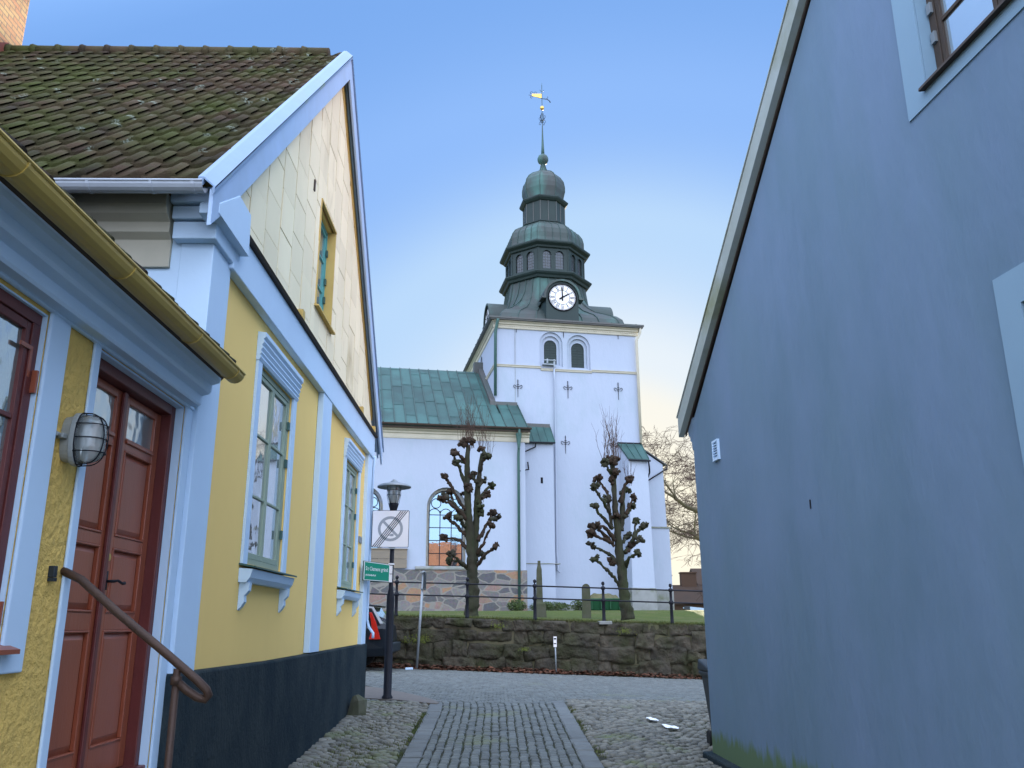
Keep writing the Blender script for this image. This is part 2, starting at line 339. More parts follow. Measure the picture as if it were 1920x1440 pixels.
def sstep(x, a, b):
    t = min(1, max(0, (x-a)/(b-a))); return t*t*(3-2*t)
def gz(x, y):
    """height of the paving: the lane climbs, the cross street tilts down to the right"""
    base = .0425*min(y, 14.0) + (.05*sstep(y, 13.5, 17) if y > 13.5 else 0)
    return base - .04*sstep(y, 10, 20)*max(-14, min(14, x)) - .17*sstep(x, 1.6, 2.6)*(1-sstep(y, 11.2, 14))
def lz(x, y):
    """height of the churchyard lawn"""
    t = sstep(y, 23, 40); return (1.97-.031*max(-14, min(14, x)))*(1-t) + 2.42*t + .25*sstep(y, 45, 90)

# ------------------------------------------------------------------ camera, light, world
cam = bpy.data.cameras.new('camera'); co = bpy.data.objects.new('camera', cam); C.objects.link(co); S.camera = co
cam.sensor_width = 36; cam.lens = 30.0; cam.clip_end = 3000; cam.clip_start = .05
co.matrix_world = Matrix(((.999849,-.000490,-.017359,0),(-.016839,-.271822,-.962200,0),(-.004247,.962348,-.271789,1.8),(0,0,0,1)))
SUN_AZ, SUN_EL = R(8.0), R(13.0)          # azimuth from +Y towards +X
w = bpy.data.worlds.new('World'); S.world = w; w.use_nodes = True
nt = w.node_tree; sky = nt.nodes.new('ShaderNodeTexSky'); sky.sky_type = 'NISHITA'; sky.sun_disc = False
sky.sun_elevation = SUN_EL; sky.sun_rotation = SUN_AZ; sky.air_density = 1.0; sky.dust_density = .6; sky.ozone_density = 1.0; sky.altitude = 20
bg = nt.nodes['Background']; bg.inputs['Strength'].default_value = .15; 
bw = nt.nodes.new('ShaderNodeRGBToBW'); mr_ = nt.nodes.new('ShaderNodeMath'); mr_.operation = 'MULTIPLY'; mr_.inputs[1].default_value = 1/25
cr_ = nt.nodes.new('ShaderNodeValToRGB'); cr_.color_ramp.interpolation = 'EASE'
BRT = (1.42,1.62,2.08)      # added fill: sky colour lifted behind the camera and overhead to brighten the scene
SKYC = [(.035,(.50,.86,1.55)),(.060,(.46,.80,1.45)),(.092,(.205,.42,.88)),(.15,(.285,.51,.97)),(.27,(.50,.71,.98)),(.60,(.82,.90,.97)),(.76,(.97,.95,.86)),(.95,(1.06,1.0,.82))]
el = cr_.color_ramp.elements
for k, (p_, c_) in enumerate(SKYC):
    e_ = el[k] if k < 2 else el.new(p_); e_.position = p_; e_.color = tuple(v/2/1.866 for v in c_) + (1,)
sc_ = nt.nodes.new('ShaderNodeVectorMath'); sc_.operation = 'SCALE'; sc_.inputs['Scale'].default_value = 2*2.9
nt.links.new(sky.outputs[0], bw.inputs[0]); nt.links.new(bw.outputs[0], mr_.inputs[0]); nt.links.new(mr_.outputs[0], cr_.inputs[0])
tc_ = nt.nodes.new('ShaderNodeTexCoord'); sx_ = nt.nodes.new('ShaderNodeSeparateXYZ'); nt.links.new(tc_.outputs['Generated'], sx_.inputs[0])
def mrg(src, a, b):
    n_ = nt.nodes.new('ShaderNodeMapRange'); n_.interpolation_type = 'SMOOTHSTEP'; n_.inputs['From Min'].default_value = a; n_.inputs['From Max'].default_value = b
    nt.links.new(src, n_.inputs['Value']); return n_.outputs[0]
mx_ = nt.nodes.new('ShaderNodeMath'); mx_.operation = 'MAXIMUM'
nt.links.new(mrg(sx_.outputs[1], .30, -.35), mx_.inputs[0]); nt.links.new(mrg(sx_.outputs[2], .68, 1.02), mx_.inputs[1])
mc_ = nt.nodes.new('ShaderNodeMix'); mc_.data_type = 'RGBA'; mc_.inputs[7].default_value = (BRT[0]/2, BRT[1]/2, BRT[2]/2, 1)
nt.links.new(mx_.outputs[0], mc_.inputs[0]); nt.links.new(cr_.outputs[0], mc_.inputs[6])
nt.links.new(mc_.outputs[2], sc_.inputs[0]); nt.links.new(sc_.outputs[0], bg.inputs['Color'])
sl = bpy.data.lights.new('sun', 'SUN'); so = bpy.data.objects.new('sun', sl); C.objects.link(so)
sl.energy = 4.0; sl.angle = R(.5); sl.color = (1.0, .86, .66)
sd = Vector((math.sin(SUN_AZ)*math.cos(SUN_EL), math.cos(SUN_AZ)*math.cos(SUN_EL), math.sin(SUN_EL)))
so.rotation_euler = sd.to_track_quat('Z', 'Y').to_euler(); so.location = (0, 0, 30)
S.view_settings.view_transform = 'Standard'; S.view_settings.look = 'None'; S.view_settings.exposure = 2.1; S.view_settings.gamma = 1
# ------------------------------------------------------------------ ground
def grid(fn, xs, ys, mb, mi=0):
    vs = [(x, y, fn(x, y)) for y in ys for x in xs]; nx = len(xs)
    mb.add(vs, [(j*nx+i, j*nx+i+1, (j+1)*nx+i+1, (j+1)*nx+i) for j in range(len(ys)-1) for i in range(nx-1)], mi)
def ground_z(x, y):
    if y < 23.12: return gz(x, y) - .05
    return lz(x, y) - .03
mb = MB()
xs = [-900,-300,-120,-60,-30,-20] + [-14+i for i in range(29)] + [20,30,60,120,300,900]
ys = [-900,-200,-60,-20,-5] + [i for i in range(0,23)] + [23.1,23.14,24,26,28,31,35,40,45,60,90,150,300,1200]
grid(ground_z, xs, ys, mb); struct(mb, 'ground', M['earth'])
mb = MB()
grid(lz, [-40,-25]+[-14+i for i in range(29)]+[20,30,45,60], [23.45,24,25,26,28,31,35,40,45,60,90,120], mb)
struct(mb, 'lawn', M['grass'], smooth=True)
mb = MB()
grid(gz, [-14+i*.5 for i in range(57)], [-6+i*.5 for i in range(59)], mb); struct(mb, 'paving_bed', M['sand'])

XL, XR = -.92, .98              # axis of the two granite borders of the lane
def lane_x(y, side):            # the left border flares out round the kerb island
    if side < 0: return XL + (.0 if y < 13.3 else -.10*(y-13.3)**2*.5)
    return XR
# setts of the lane: eight-cornered low blocks with a small random tilt
def sett(mb, x, y, sx, sy, h, rot=0, fn=gz):
    a, b = sx/2, sy/2; t1, t2 = rnd.uniform(-.06,.06), rnd.uniform(-.06,.06); ins = .012; vs = []
    ca, sa = math.cos(rot), math.sin(rot)
    hh = h + rnd.uniform(-.004,.004)
    for k, (u, v) in enumerate(((-1,-1),(1,-1),(1,1),(-1,1))):
        dx, dy = u*a+rnd.uniform(-.005,.005), v*b+rnd.uniform(-.005,.005)
        px, py = x+dx*ca-dy*sa, y+dx*sa+dy*ca; vs.append((px, py, fn(px, py)-.02)); 
    for k, (u, v) in enumerate(((-1,-1),(1,-1),(1,1),(-1,1))):
        q = vs[k]; vs.append((q[0]+(x-q[0])*.0, q[1]+(y-q[1])*.0, fn(q[0], q[1])+hh-.011))
    for k in range(4):
        q = vs[k]; f = ins/max(a, b)*1.6
        px, py = q[0]+(x-q[0])*f, q[1]+(y-q[1])*f; vs.append((px, py, fn(px, py)+hh+t1*(px-x)+t2*(py-y)))
    mb.add(vs, [(0,1,5,4),(1,2,6,5),(2,3,7,6),(3,0,4,7),(4,5,9,8),(5,6,10,9),(6,7,11,10),(7,4,8,11),(8,9,10,11)])
mb = MB(); bo = MB()
y = 3.0
while y < 14.45:
    ly = .15 + rnd.uniform(-.02,.02)
    x0, x1 = lane_x(y, -1)+.11, lane_x(y, 1)-.11; n = round((x1-x0)/.105); wds = (x1-x0)/n
    for i in range(n):
        x = x0 + (i+.5)*wds; e = min(1, min(i, n-1-i)/5)
        arc = .10*math.sin((x-x0)/(x1-x0)*PI*3)*e
        sett(mb, x+rnd.uniform(-.008,.008), y+arc+rnd.uniform(-.03,.03)*e+(.07 if i % 2 else 0), wds-.016, ly-.026, .024, rnd.uniform(-.07,.07))
    y += ly
struct(mb, 'sett_lane', M['sett'])
for side in (-1, 1):
    y = 3.0
    while y < 14.5:
        L = rnd.uniform(.22,.36); x = lane_x(y+L/2, side)
        sett(bo, x, y+L/2, .205, L-.02, .022); y += L
struct(bo, 'granite_border', M['border'])
# cross street: arcs of small setts
mb = MB(); y = 14.5; row = 0
def in_island(x, y): return x < -.9 and y > 13.95+(-.93-x)*.62 and y < 14.2+(-.9-x)*1.7 and y < 17.4
while y < 22.55:
    ly = .125
    x = -9.5 + (row % 2)*.06
    while x < 11.5:
        arc = .16*abs(math.sin((x+.3*math.sin(y*.3))/1.5*PI))
        yy = y+arc-.08
        if not in_island(x, yy) and not (x > 1.1 and yy < 15.05):
            sett(mb, x, yy+rnd.uniform(-.01,.01), .118+rnd.uniform(-.012,.012), ly-.020, .020, rnd.uniform(-.08,.08))
        x += .13
    y += ly; row += 1
struct(mb, 'cross_street', M['sett'])
# rounded field stones on both sides of the lane
def stone(mb, x, y, rx, ry, h, rot):
    n = 8; z = gz(x, y); ca, sa = math.cos(rot), math.sin(rot); vs = []; ph = rnd.random()*6
    rr = [1+rnd.uniform(-.16,.12) for _ in range(n)]
    for s, hh in ((1.0,-.02),(.95,.35*h),(.72,.8*h),(.36,.98*h)):
        for k in range(n):
            a = 2*PI*k/n; u, v = rx*s*rr[k]*math.cos(a), ry*s*rr[k]*math.sin(a); vs.append((x+u*ca-v*sa, y+u*sa+v*ca, z+hh))
    vs.append((x, y, z+h*1.0))
    mb.add(vs, [(i*n+k, i*n+(k+1) % n, (i+1)*n+(k+1) % n, (i+1)*n+k) for i in range(3) for k in range(n)] + [(3*n+k, 3*n+(k+1) % n, 4*n) for k in range(n)])
mb = MB(); TH = math.atan((932-770)/1660.0); GP = Vector((2.485, 10.566, 0)); GD = Vector((-math.sin(TH), math.cos(TH), 0)); GN = Vector((-math.cos(TH), -math.sin(TH), 0))
y = 2.5; row = 0
while y < 15.1:
    x = -2.1 + (row % 2)*.06
    while x < 9:
        px, py = x+rnd.uniform(-.02,.02), y+rnd.uniform(-.02,.02)
        ok = False
        if px < lane_x(py, -1)-.15 and py < 14.35 and not in_island(px, py-.05): ok = True
        q = Vector((px, py, 0))-GP
        if px > XR+.15 and (q.dot(GN) > .03 or q.dot(GD) > .22) and py < 15.05: ok = True
        if ok:
            big = rnd.random(); s = .062 if big < .8 else .08
            if px < -1.95: s = .095
            stone(mb, px, py, s*rnd.uniform(.75,1.10), s*rnd.uniform(.55,.82), rnd.uniform(.022,.042), rnd.uniform(-.6,.6))
        x += .116
    y += .094; row += 1
struct(mb, 'cobble_margin', M['cobble'], smooth=True)
# asphalt kerb island at the corner of the yellow house
mb = MB()
isl = [(-2.10,14.62),(-1.55,14.42),(-1.1,14.08),(-.93,13.98),(-.90,14.12),(-1.12,14.75),(-1.5,15.4),(-2.0,16.1),(-2.6,16.6),(-4.5,17.1),(-8,17.4),(-8,14.6)]
top = [(x, y, gz(x, y)+.035) for x, y in isl]; bot = [(x, y, gz(x, y)-.03) for x, y in isl]; n = len(isl)
mb.add(top+bot, [tuple(range(n))]+[(i, (i+1) % n, n+(i+1) % n, n+i) for i in range(n)]); struct(mb, 'asphalt_kerb', M['asphalt'])

# fallen leaves along the foot of the wall
mb = MB()
for i in range(6500):
    x = rnd.uniform(-9, 9.5); t = rnd.random()**1.6; wd = .42 if x < 1.8 else (.22 if x < 4.2 else .35)
    if x > 1.8 and rnd.random() < .45: continue
    y = 22.93 - t*wd*(1+.3*math.sin(x*2)); z = gz(x, y)+.02+rnd.random()*.10*(1-t)
    r = rnd.uniform(.025,.05); a = rnd.random()*6.3; tl = rnd.uniform(-.6,.6)
    p = [(x+r*math.cos(a+k*PI/2)*(1.3 if k % 2 else .8), y+r*math.sin(a+k*PI/2)*.8, z+.015+tl*r*math.cos(k*PI/2)) for k in range(4)]
    mb.add(p, [(0,1,2,3)])
tag(mb.build('leaf_litter', M['leaf']), 'brown fallen leaves drifted along the foot of the stone wall', 'fallen leaves', kind='stuff')

# ------------------------------------------------------------------ retaining wall
rw = thing('retaining_wall', 'low mossy dry stone wall holding up the churchyard lawn', 'stone wall', (1, 23.1, .6))
mb = MB(); F = Fr((0,23.0,0), (1,0,0), (0,-1,0))
def wtop(x): return 1.96-.031*x
def wbot(x): return gz(x, 22.9)-.05
def rowline(k, X):
    if k == 0: return -.02
    if k == 4: return 1.0
    return (.0,.27,.55,.80)[k] + .11*noise.noise(Vector((X*.55, k*7.3, 2.1))) + .05*noise.noise(Vector((X*1.9, k*3.1, 5.0)))
for k in range(4):
    x = -9.0 - rnd.random()*.3
    while x < 10.5:
        wd = rnd.choice((.38,.5,.7,.95,1.25)) if k else rnd.uniform(.5,1.3)
        nx, nz_ = 19, 11; sd_ = rnd.random()*50; bulge = rnd.uniform(.0,.04); sl0 = rnd.uniform(-.12,.12); r1, r2 = rnd.uniform(-.07,.05), rnd.uniform(-.03,.07); off = rnd.uniform(-.045,.045)
        vs = []
        for jz in range(nz_):
            for ix in range(nx):
                u, v = ix/(nx-1), jz/(nz_-1); X = x + u*(wd-.012) + sl0*(v-.5)*.8
                lo = rowline(k, X) + (r1 if k else 0); hi = rowline(k+1, X) + (r2 if k < 3 else 0)
                t = lo + (hi-lo-.008)*v; Z = wbot(X)*(1-t) + wtop(X)*t
                edge = min(1, min(u, 1-u)*wd*14)*min(1, min(v, 1-v)*7); edge = edge**.4
                c = off + bulge*edge + .08*noise.noise(Vector((X*3, Z*3, sd_))) + .05*noise.noise(Vector((X*8, Z*8, 3))) + .03*noise.noise(Vector((X*19, Z*19, 3))) - .03*(1-edge) - .08*((Z-wbot(X))/1.3)
                vs.append(F.P(X, Z, c))
        mb.add(vs, [(j*nx+i, j*nx+i+1, (j+1)*nx+i+1, (j+1)*nx+i) for j in range(nz_-1) for i in range(nx-1)])
        x += wd
mb.build('stonework', M['wallstone'], rw, smooth=True)
mb = MB(); n = 40
vs = []
for i in range(n+1):
    x = -9.2+20*i/n; vs += [(x, 23.10, wbot(x)), (x, 23.13, wtop(x)-.03), (x, 23.5, wtop(x)-.03), (x, 23.5, wbot(x))]
mb.add(vs, [(4*i+k, 4*i+4+k, 4*i+4+(k+1) % 4, 4*i+(k+1) % 4) for i in range(n) for k in range(4)] + [(0,1,2,3),(4*n,4*n+1,4*n+2,4*n+3)])
mb.build('core', M['earth'], rw)
mb = MB()
for x, z, s in ((-2.2,1.45,.16),(-2.0,1.5,.12),(-.0,1.78,.1),(3.3,1.65,.12),(-3.1,1.3,.1),(.7,1.2,.06),(-1.9,1.42,.1)):
    for i in range(60):
        p = Vector((x+rnd.gauss(0,s), 22.9-.02+rnd.uniform(-.04,.02), z+rnd.gauss(0,s*.35))); r = .018; a = rnd.random()*6
        mb.add([p+Vector((r*math.cos(a+q), -abs(r*math.sin(q))*.6, r*math.sin(a+q))) for q in (0,2.1,4.2)], [(0,1,2)])
mb.build('moss_tuft', mat('bright_moss', (.11,.13,.02), (.08,.10,.02), rough=.9), rw)
# grass edge hanging over the wall and tufts on the lawn
mb = MB()
for i in range(16000):
    x = rnd.uniform(-9, 10.5); y = 23.06 + (rnd.random()**2)*1.6; z = lz(x, y)-.02; h = rnd.uniform(.03,.10); a = rnd.random()*6.3
    lean = Vector((rnd.uniform(-.5,.5), -rnd.uniform(.1,1.0) if y < 23.3 else rnd.uniform(-.3,.3), 0))*h
    wv = Vector((math.cos(a), math.sin(a), 0))*.008; p = Vector((x, y, z))
    if y < 23.45: p.z = wtop(x)-.04
    mb.add([p-wv, p+wv, p+lean+Vector((0,0,h if y > 23.2 else h*.5))], [(0,1,2)])
tag(mb.build('edge_grass', M['blade']), 'yellowing grass tufts along the top edge of the stone wall', 'grass', kind='stuff')

# ------------------------------------------------------------------ churchyard railing
fn = thing('iron_railing', 'black iron railing with ball topped posts along the churchyard edge', 'railing', (1, 23.3, 2))
px = [-9.9,-8.1,-6.28,-4.46,-2.66,-.79,1.0,2.82,4.62,6.42,8.2,10.0]
def rz(x): return 2.965-.03*(x+.8) - .004*(x if x > 0 else 0)
for x in px:
    zb = lz(x, 23.3)-.03; zt = rz(x); mb = MB()
    mb.lathe((x,23.3,0), [(.052,zb),(.052,zb+.05),(.045,zb+.08),(.040,zt-.48),(.062,zt-.46),(.066,zt-.43),(.062,zt-.40),(.036,zt-.37),(.034,zt-.16),(.055,zt-.14),(.062,zt-.11),(.055,zt-.08),(.02,zt-.055),(.018,zt-.035),(.038,zt-.02),(.046,zt+.012),(.038,zt+.045),(.012,zt+.062)], 14)
    mb.build('post', M['iron'], fn, smooth=True)
for dz in (-.11,-.43):
    mb = MB(); mb.tube([(x, 23.3, rz(x)+dz) for x in px], .019, 8); mb.build('rail', M['iron'], fn, smooth=True)
mb = MB(); mb.box(WORLD, 2.66, 3.0, 1.80, 1.89, 23.02, 23.42); o = mb.build('stone_block', M['greystone'], None, bevel=.02)
tag(o, 'small grey stone block under a railing post on the wall', 'stone block')

# ------------------------------------------------------------------ tall yellow gable house
HX = -2.2
H = Fr((HX,0,0), (0,1,0), (1,0,0))          # the gable wall towards the lane
th = thing('gabled_house', 'yellow plastered gabled house with white pilasters and a mossy tiled roof', 'house', (-2.2, 10.25, .5))
A0, A1 = 6.0, 14.5; EZ = 4.93; AP = 10.30; APZ = 9.47; SL = (APZ-EZ)/(AP-5.66)
def roofz(a): return APZ - SL*abs(a-AP)
wins = [(7.60,8.88,2.33,4.14),(12.22,13.40,2.33,4.14)]
holes = [[(a0,z0),(a1,z0),(a1,z1),(a0,z1)] for a0,a1,z0,z1 in wins]
GW = (9.52,10.42,5.48,6.82)
holes.append([(GW[0],GW[2]),(GW[1],GW[2]),(GW[1],GW[3]),(GW[0],GW[3])])
mb = MB()
mb.prism(H, [(A0,1.4),(A1,1.4),(A1,roofz(A1)-.12),(AP,APZ-.16),(A0,roofz(A0)-.12)], -.16, 0, holes)
mb.build('wall', M['yellow'], th)
mb = MB(); W2 = Fr((0,A0,0), (1,0,0), (0,-1,0))
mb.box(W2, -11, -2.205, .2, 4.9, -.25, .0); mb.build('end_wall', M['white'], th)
mb = MB(); mb.box(WORLD, -11, -2.37, .2, 4.9, A1-.25, A1-.002); mb.build('rear_wall', M['yellow'], th)
mb = MB(); mb.prism(H, [(5.97,-.2),(14.56,.2),(14.56,1.52),(11,1.50),(8.5,1.485),(5.97,1.50)], -.3, .085); mb.build('plinth', M['plinth'], th, bevel=.02)
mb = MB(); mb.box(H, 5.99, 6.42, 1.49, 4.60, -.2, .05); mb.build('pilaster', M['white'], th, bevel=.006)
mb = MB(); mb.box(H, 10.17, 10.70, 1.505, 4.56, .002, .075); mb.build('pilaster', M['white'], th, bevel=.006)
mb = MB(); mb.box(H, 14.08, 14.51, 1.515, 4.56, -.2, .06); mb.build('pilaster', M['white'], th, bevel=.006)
# frieze band, mouldings and kneeler
mb = MB(); mb.box(H, 6.36, 14.53, 4.56, 4.93, .002, .085)
mb.box(H, 5.90, 6.357, 4.60, 4.74, -.24, .087); mb.box(H, 5.88, 6.40, 4.755, 4.86, -.25, .105); mb.box(H, 5.84, 6.44, 4.875, 5.0, -.26, .125)
mb.build('frieze', M['white'], th, bevel=.008)
mb = MB(); mb.prism(H, [(5.72,4.72),(6.50,4.72),(6.47,5.08),(6.15,5.09),(5.72,4.80)], .01, .16); mb.build('kneeler', M['white'], th, bevel=.006)
mb = MB(); mb.sweep(H, [(.004,4.935),(.12,4.93),(.135,4.95),(.06,4.985),(.004,5.02)], 6.50, 14.55); mb.build('drip_moulding', M['dark_wood'], th)
mb = MB(); mb.sweep(W2, [(-.1,4.40),(.03,4.40),(.03,4.62),(.09,4.66),(.09,4.74),(.16,4.78),(.20,4.84),(.20,4.93),(-.1,4.93)], -11, -2.47); mb.build('eaves_cornice', M['cream'], th, bevel=.004)
# cladding of cream sheets over rusty battens
mb = MB(); L0, L1 = 6.42, 14.32
tri = [(L0,4.96),(L1,4.96),(L1,roofz(L1)-.34),(AP,APZ-.42),(L0,roofz(L0)-.34)]
hole = [(GW[0]-.02,GW[2]-.02),(GW[1]+.02,GW[2]-.02),(GW[1]+.02,GW[3]+.02),(GW[0]-.02,GW[3]+.02)]
mb.prism(H, tri, .003, .028, [hole]); mb.build('cladding_backing', M['rust'], th)
mb = MB(); k = 0; a = L0-.14
def panel(poly, j):
    for side in ('b','t','l','r'):
        g0,g1,h0,h1 = hole[0][0],hole[1][0],hole[0][1],hole[2][1]
        p = poly
        if side == 'l': p = clip(p, 1,0,g0)
        elif side == 'r': p = clip(p, -1,0,-g1)
        else:
            p = clip(clip(p, -1,0,-g0), 1,0,g1)
            p = clip(p, 0,1,h0) if side == 'b' else clip(p, 0,-1,-h1)
        if len(p) > 2:
            ar = abs(sum(p[i][0]*p[(i+1)%len(p)][1]-p[(i+1)%len(p)][0]*p[i][1] for i in range(len(p))))/2
            if ar > .002: mb.prism(H, p, .028, .040+j)
while a < L1:
    z = 4.96 - (.22 if k % 2 else 0) - .02*(k % 3)
    while z < APZ:
        q = [(a+.012,z+.004),(a+.488,z+.004),(a+.488,z+.436),(a+.012,z+.436)]
        q = clip(q, -1,0,-L0); q = clip(q, 1,0,L1) if q else q; q = clip(q, 0,-1,-4.965) if q else q
        q = clip(q, -SL,1, APZ-.42-SL*AP) if q else q; q = clip(q, SL,1, APZ-.42+SL*AP) if q else q
        if q and len(q) > 2: panel(q, rnd.uniform(0,.006))
        z += .44
    a += .5; k += 1
mb.build('cladding', M['clad'], th)
mb = MB()
for sgn in (-1, 1):
    e = AP+sgn*(AP-L0-.1) if sgn < 0 else L1-.02
    mb.prism(H, [(AP,APZ-.20),(e,roofz(e)-.20),(e,roofz(e)-.37),(AP,APZ-.46)], .003, .055 if sgn > 0 else .053)
mb.build('barge_lining', M['yellow_board'], th)
for a in (8.65, 12.9, 14.25): mb = MB(); mb.box(H, a, a+.10, 4.955, 5.08, .03, .115); mb.build('bracket', M['yellow_board'], th)
# bargeboards with metal capping
for sgn, name in ((-1,'near'),(1,'far')):
    e = AP+sgn*4.72
    mb = MB(); mb.prism(H, [(AP,APZ-.015),(e,roofz(e)-.015),(e,roofz(e)-.30),(AP+sgn*4.30,roofz(AP+4.30)-.34),(AP,APZ-.36)], .125, .155)
    if sgn > 0:
        mb.prism(H, [(AP,APZ-.03),(e,roofz(e)-.03),(e,roofz(e)-.075),(AP,APZ-.08)], -.15, .124)
        mb.prism(H, [(AP,APZ-.10),(e,roofz(e)-.10),(e,roofz(e)-.19),(AP,APZ-.20)], .057, .085)
        mb.prism(H, [(AP,APZ-.082),(e,roofz(e)-.082),(e,roofz(e)-.12),(AP,APZ-.125)], .086, .11)
    mb.build('bargeboard', M['white_worn'], th, bevel=.004)
    mb = MB(); mb.prism(H, [(AP,APZ+.10),(e+sgn*.03,roofz(e+sgn*.03)+.10),(e+sgn*.03,roofz(e+sgn*.03)+.03),(AP,APZ+.03)], .045, .085)
    vs = [H.P(AP,APZ+.10,.0852),H.P(e+sgn*.03,roofz(e+sgn*.03)+.10,.0852),H.P(e+sgn*.03,roofz(e+sgn*.03)+.020,.175),H.P(AP,APZ+.020,.175)]
    mb.add(vs+[v-Vector((0,0,.015)) for v in vs], [(0,1,2,3),(4,5,6,7),(0,1,5,4),(1,2,6,5),(2,3,7,6),(3,0,4,7)])
    mb.prism(H, [(AP,APZ+.018),(e+sgn*.04,roofz(e+sgn*.04)+.018),(e+sgn*.04,roofz(e+sgn*.04)-.03),(AP,APZ-.03)], .158, .175)
    mb.build('verge_capping', M['cap'], th)
# tiles
def tiles(mb, o, A, U, ncol, nrow, wv, ex, nu=6, amp=.028, lift=.030):
    """S-shaped roof tiles: A along the eave, U up the slope; every tile its own piece"""
    A = Vector(A).normalized(); U = Vector(U).normalized(); N = A.cross(U)
    if N.z < 0: N = -N
    o = Vector(o); prof = [.05,-.25,-.30,-.10,.45,1.0,.85,.30]
    if nu < 6: prof = [-.1,-.2,.9,.3]
    n = len(prof); sk = .045
    for j in range(nrow):
        for i in range(ncol):
            dj = rnd.uniform(-.012,.012); dz = rnd.uniform(-.004,.004); tw = rnd.uniform(-.006,.006); vs = []
            for t, lf in ((-.03,lift),(1.12,.0)):
                for k, h in enumerate(prof):
                    u = k/(n-1); vs.append(o + A*((i+u*1.10)*wv) + U*((j+t)*ex+dj+tw*u+sk*u) + N*(amp*h+lf+dz+.006*u))
            for k, h in enumerate(prof):
                u = k/(n-1); vs.append(o + A*((i+u*1.10)*wv) + U*((j-.03)*ex+dj+tw*u+sk*u) + N*(amp*h+lf-.03+dz))
            mb.add(vs, [(k, k+1, n+k+1, n+k) for k in range(n-1)] + [(2*n+k, 2*n+k+1, k+1, k) for k in range(n-1)])
rf = MB()
P0 = Vector((-2.165, AP-4.66, roofz(AP-4.66)+.03)); Uv = Vector((0,1,SL))
rows = int(4.66*math.hypot(1,SL)/.345)
tiles(rf, P0+Vector((-.215*39,0,0)), (1,0,0), Uv, 39, rows, .215, 4.66*math.hypot(1,SL)/rows)
roof = rf.build('roof', M['tile'], th, smooth=True)
mb = MB(); mb.prism(Fr((0,0,0),(0,1,0),(1,0,0)), [(AP-4.66,EZ-.03),(AP,APZ-.03),(AP+4.66,EZ-.03),(AP+4.66,EZ-.09),(AP,APZ-.11),(AP-4.66,EZ-.09)], -11, -2.36); mb.build('roof_deck', M['dark_wood'], roof)
mb = MB(); x = -2.36
while x > -6.6:
    mb.tube([(x,AP,APZ+.02),(x-.34,AP,APZ+.05)], [.105,.085], 10); mb.tube([(x-.30,AP,APZ+.03),(x-.37,AP,APZ+.035)], [.10,.118], 10); x -= .34
mb.build('ridge_tiles', M['tile'], roof, smooth=True)
# white eaves gutter of the tall house
mb = MB()
def gutter(mb, fr, a0, a1, c, z, r, mi=0):
    n = 8; out = [(c+r*math.cos(PI+PI*k/n), z+r*math.sin(PI+PI*k/n)) for k in range(n+1)]
    inn = [(c+(r-.008)*math.cos(PI+PI*k/n), z+(r-.008)*math.sin(PI+PI*k/n)) for k in range(n+1)]
    mb.sweep(fr, out+inn[::-1], a0, a1, mi)
    mb.tube([fr.P(a0, z, c+r), fr.P(a1, z, c+r)], .009, 6)
gutter(mb, W2, -9, -2.12, .40, EZ-.045, .066)
for a in (-2.20,-2.95,-2.5): 
    mb.sweep(W2, [(.40+.071*math.cos(PI+PI*k/8), EZ-.045+.071*math.sin(PI+PI*k/8)) for k in range(9)], a, a+.02)
mb.build('gutter', M['zinc'], th, smooth=False)
# chimney
ch = MB(); ch.box(WORLD, -8.1, -6.83, 8.0, 13.2, 8.7, AP+.30); ch.box(WORLD, -8.18, -6.76, 10.85, 11.0, 8.62, AP+.38)
cho = ch.build('chimney', M['brick'], th, bevel=.01)
mb = MB(); fz = lambda y: APZ-SL*(AP-y)
mb.prism(Fr((-6.825,0,0),(0,1,0),(1,0,0)), [(8.6,fz(8.6)+.04),(AP-.02,fz(AP)+.0),(AP-.02,fz(AP)+.18),(8.6,fz(8.6)+.62)], 0, .015)
mb.prism(Fr((-6.825,0,0),(0,1,0),(1,0,0)), [(8.6,fz(8.6)+.05),(AP+.05,fz(AP)+.06),(AP+.05,fz(AP)+.085),(8.6,fz(8.6)+.08)], .015, .34)
mb.build('flashing', M['flash'], cho)
# ground-floor windows
def casement(fr, parent, a0, a1, z0, z1, c, m, pm, cols, rows, name='window', fw=.05, hinge=None, bar=.022, pl=None):
    mb = MB()
    mb.box(fr, a0, a1, z0, z0+fw, c-.07, c); mb.box(fr, a0, a1, z1-fw, z1, c-.07, c)
    mb.box(fr, a0, a0+fw, z0+fw, z1-fw, c-.07, c); mb.box(fr, a1-fw, a1, z0+fw, z1-fw, c-.07, c)
    w_ = (a1-a0-2*fw)/cols
    for i in range(cols):
        l_, r_ = a0+fw+i*w_+.004, a0+fw+(i+1)*w_-.004; sw = .038
        mb.box(fr, l_, l_+sw, z0+fw+.004, z1-fw-.004, c-.05, c-.008); mb.box(fr, r_-sw, r_, z0+fw+.004, z1-fw-.004, c-.05, c-.008)
        mb.box(fr, l_+sw, r_-sw, z0+fw+.004, z0+fw+.055, c-.05, c-.008); mb.box(fr, l_+sw, r_-sw, z1-fw-.045, z1-fw-.004, c-.05, c-.008)
        for j in range(1, rows):
            z = z0+fw+(z1-z0-2*fw)*j/rows; mb.box(fr, l_+sw, r_-sw, z-bar/2, z+bar/2, c-.045, c-.012)
    wo = mb.build(name, m, parent, bevel=.003)
    mb = MB(); mb.box(fr, a0+.02, a1-.02, z0+.02, z1-.02, c-.034, c-.028); mb.build('pane', pm, wo)
    if hinge:
        for a in (a0+.02, a1-.06):
            for z in (z0+.32, z1-.35, z1-.75): mb = MB(); mb.box(fr, a, a+.045, z, z+.085, c-.002, c+.022); mb.build('hinge', hinge, wo)
    return wo
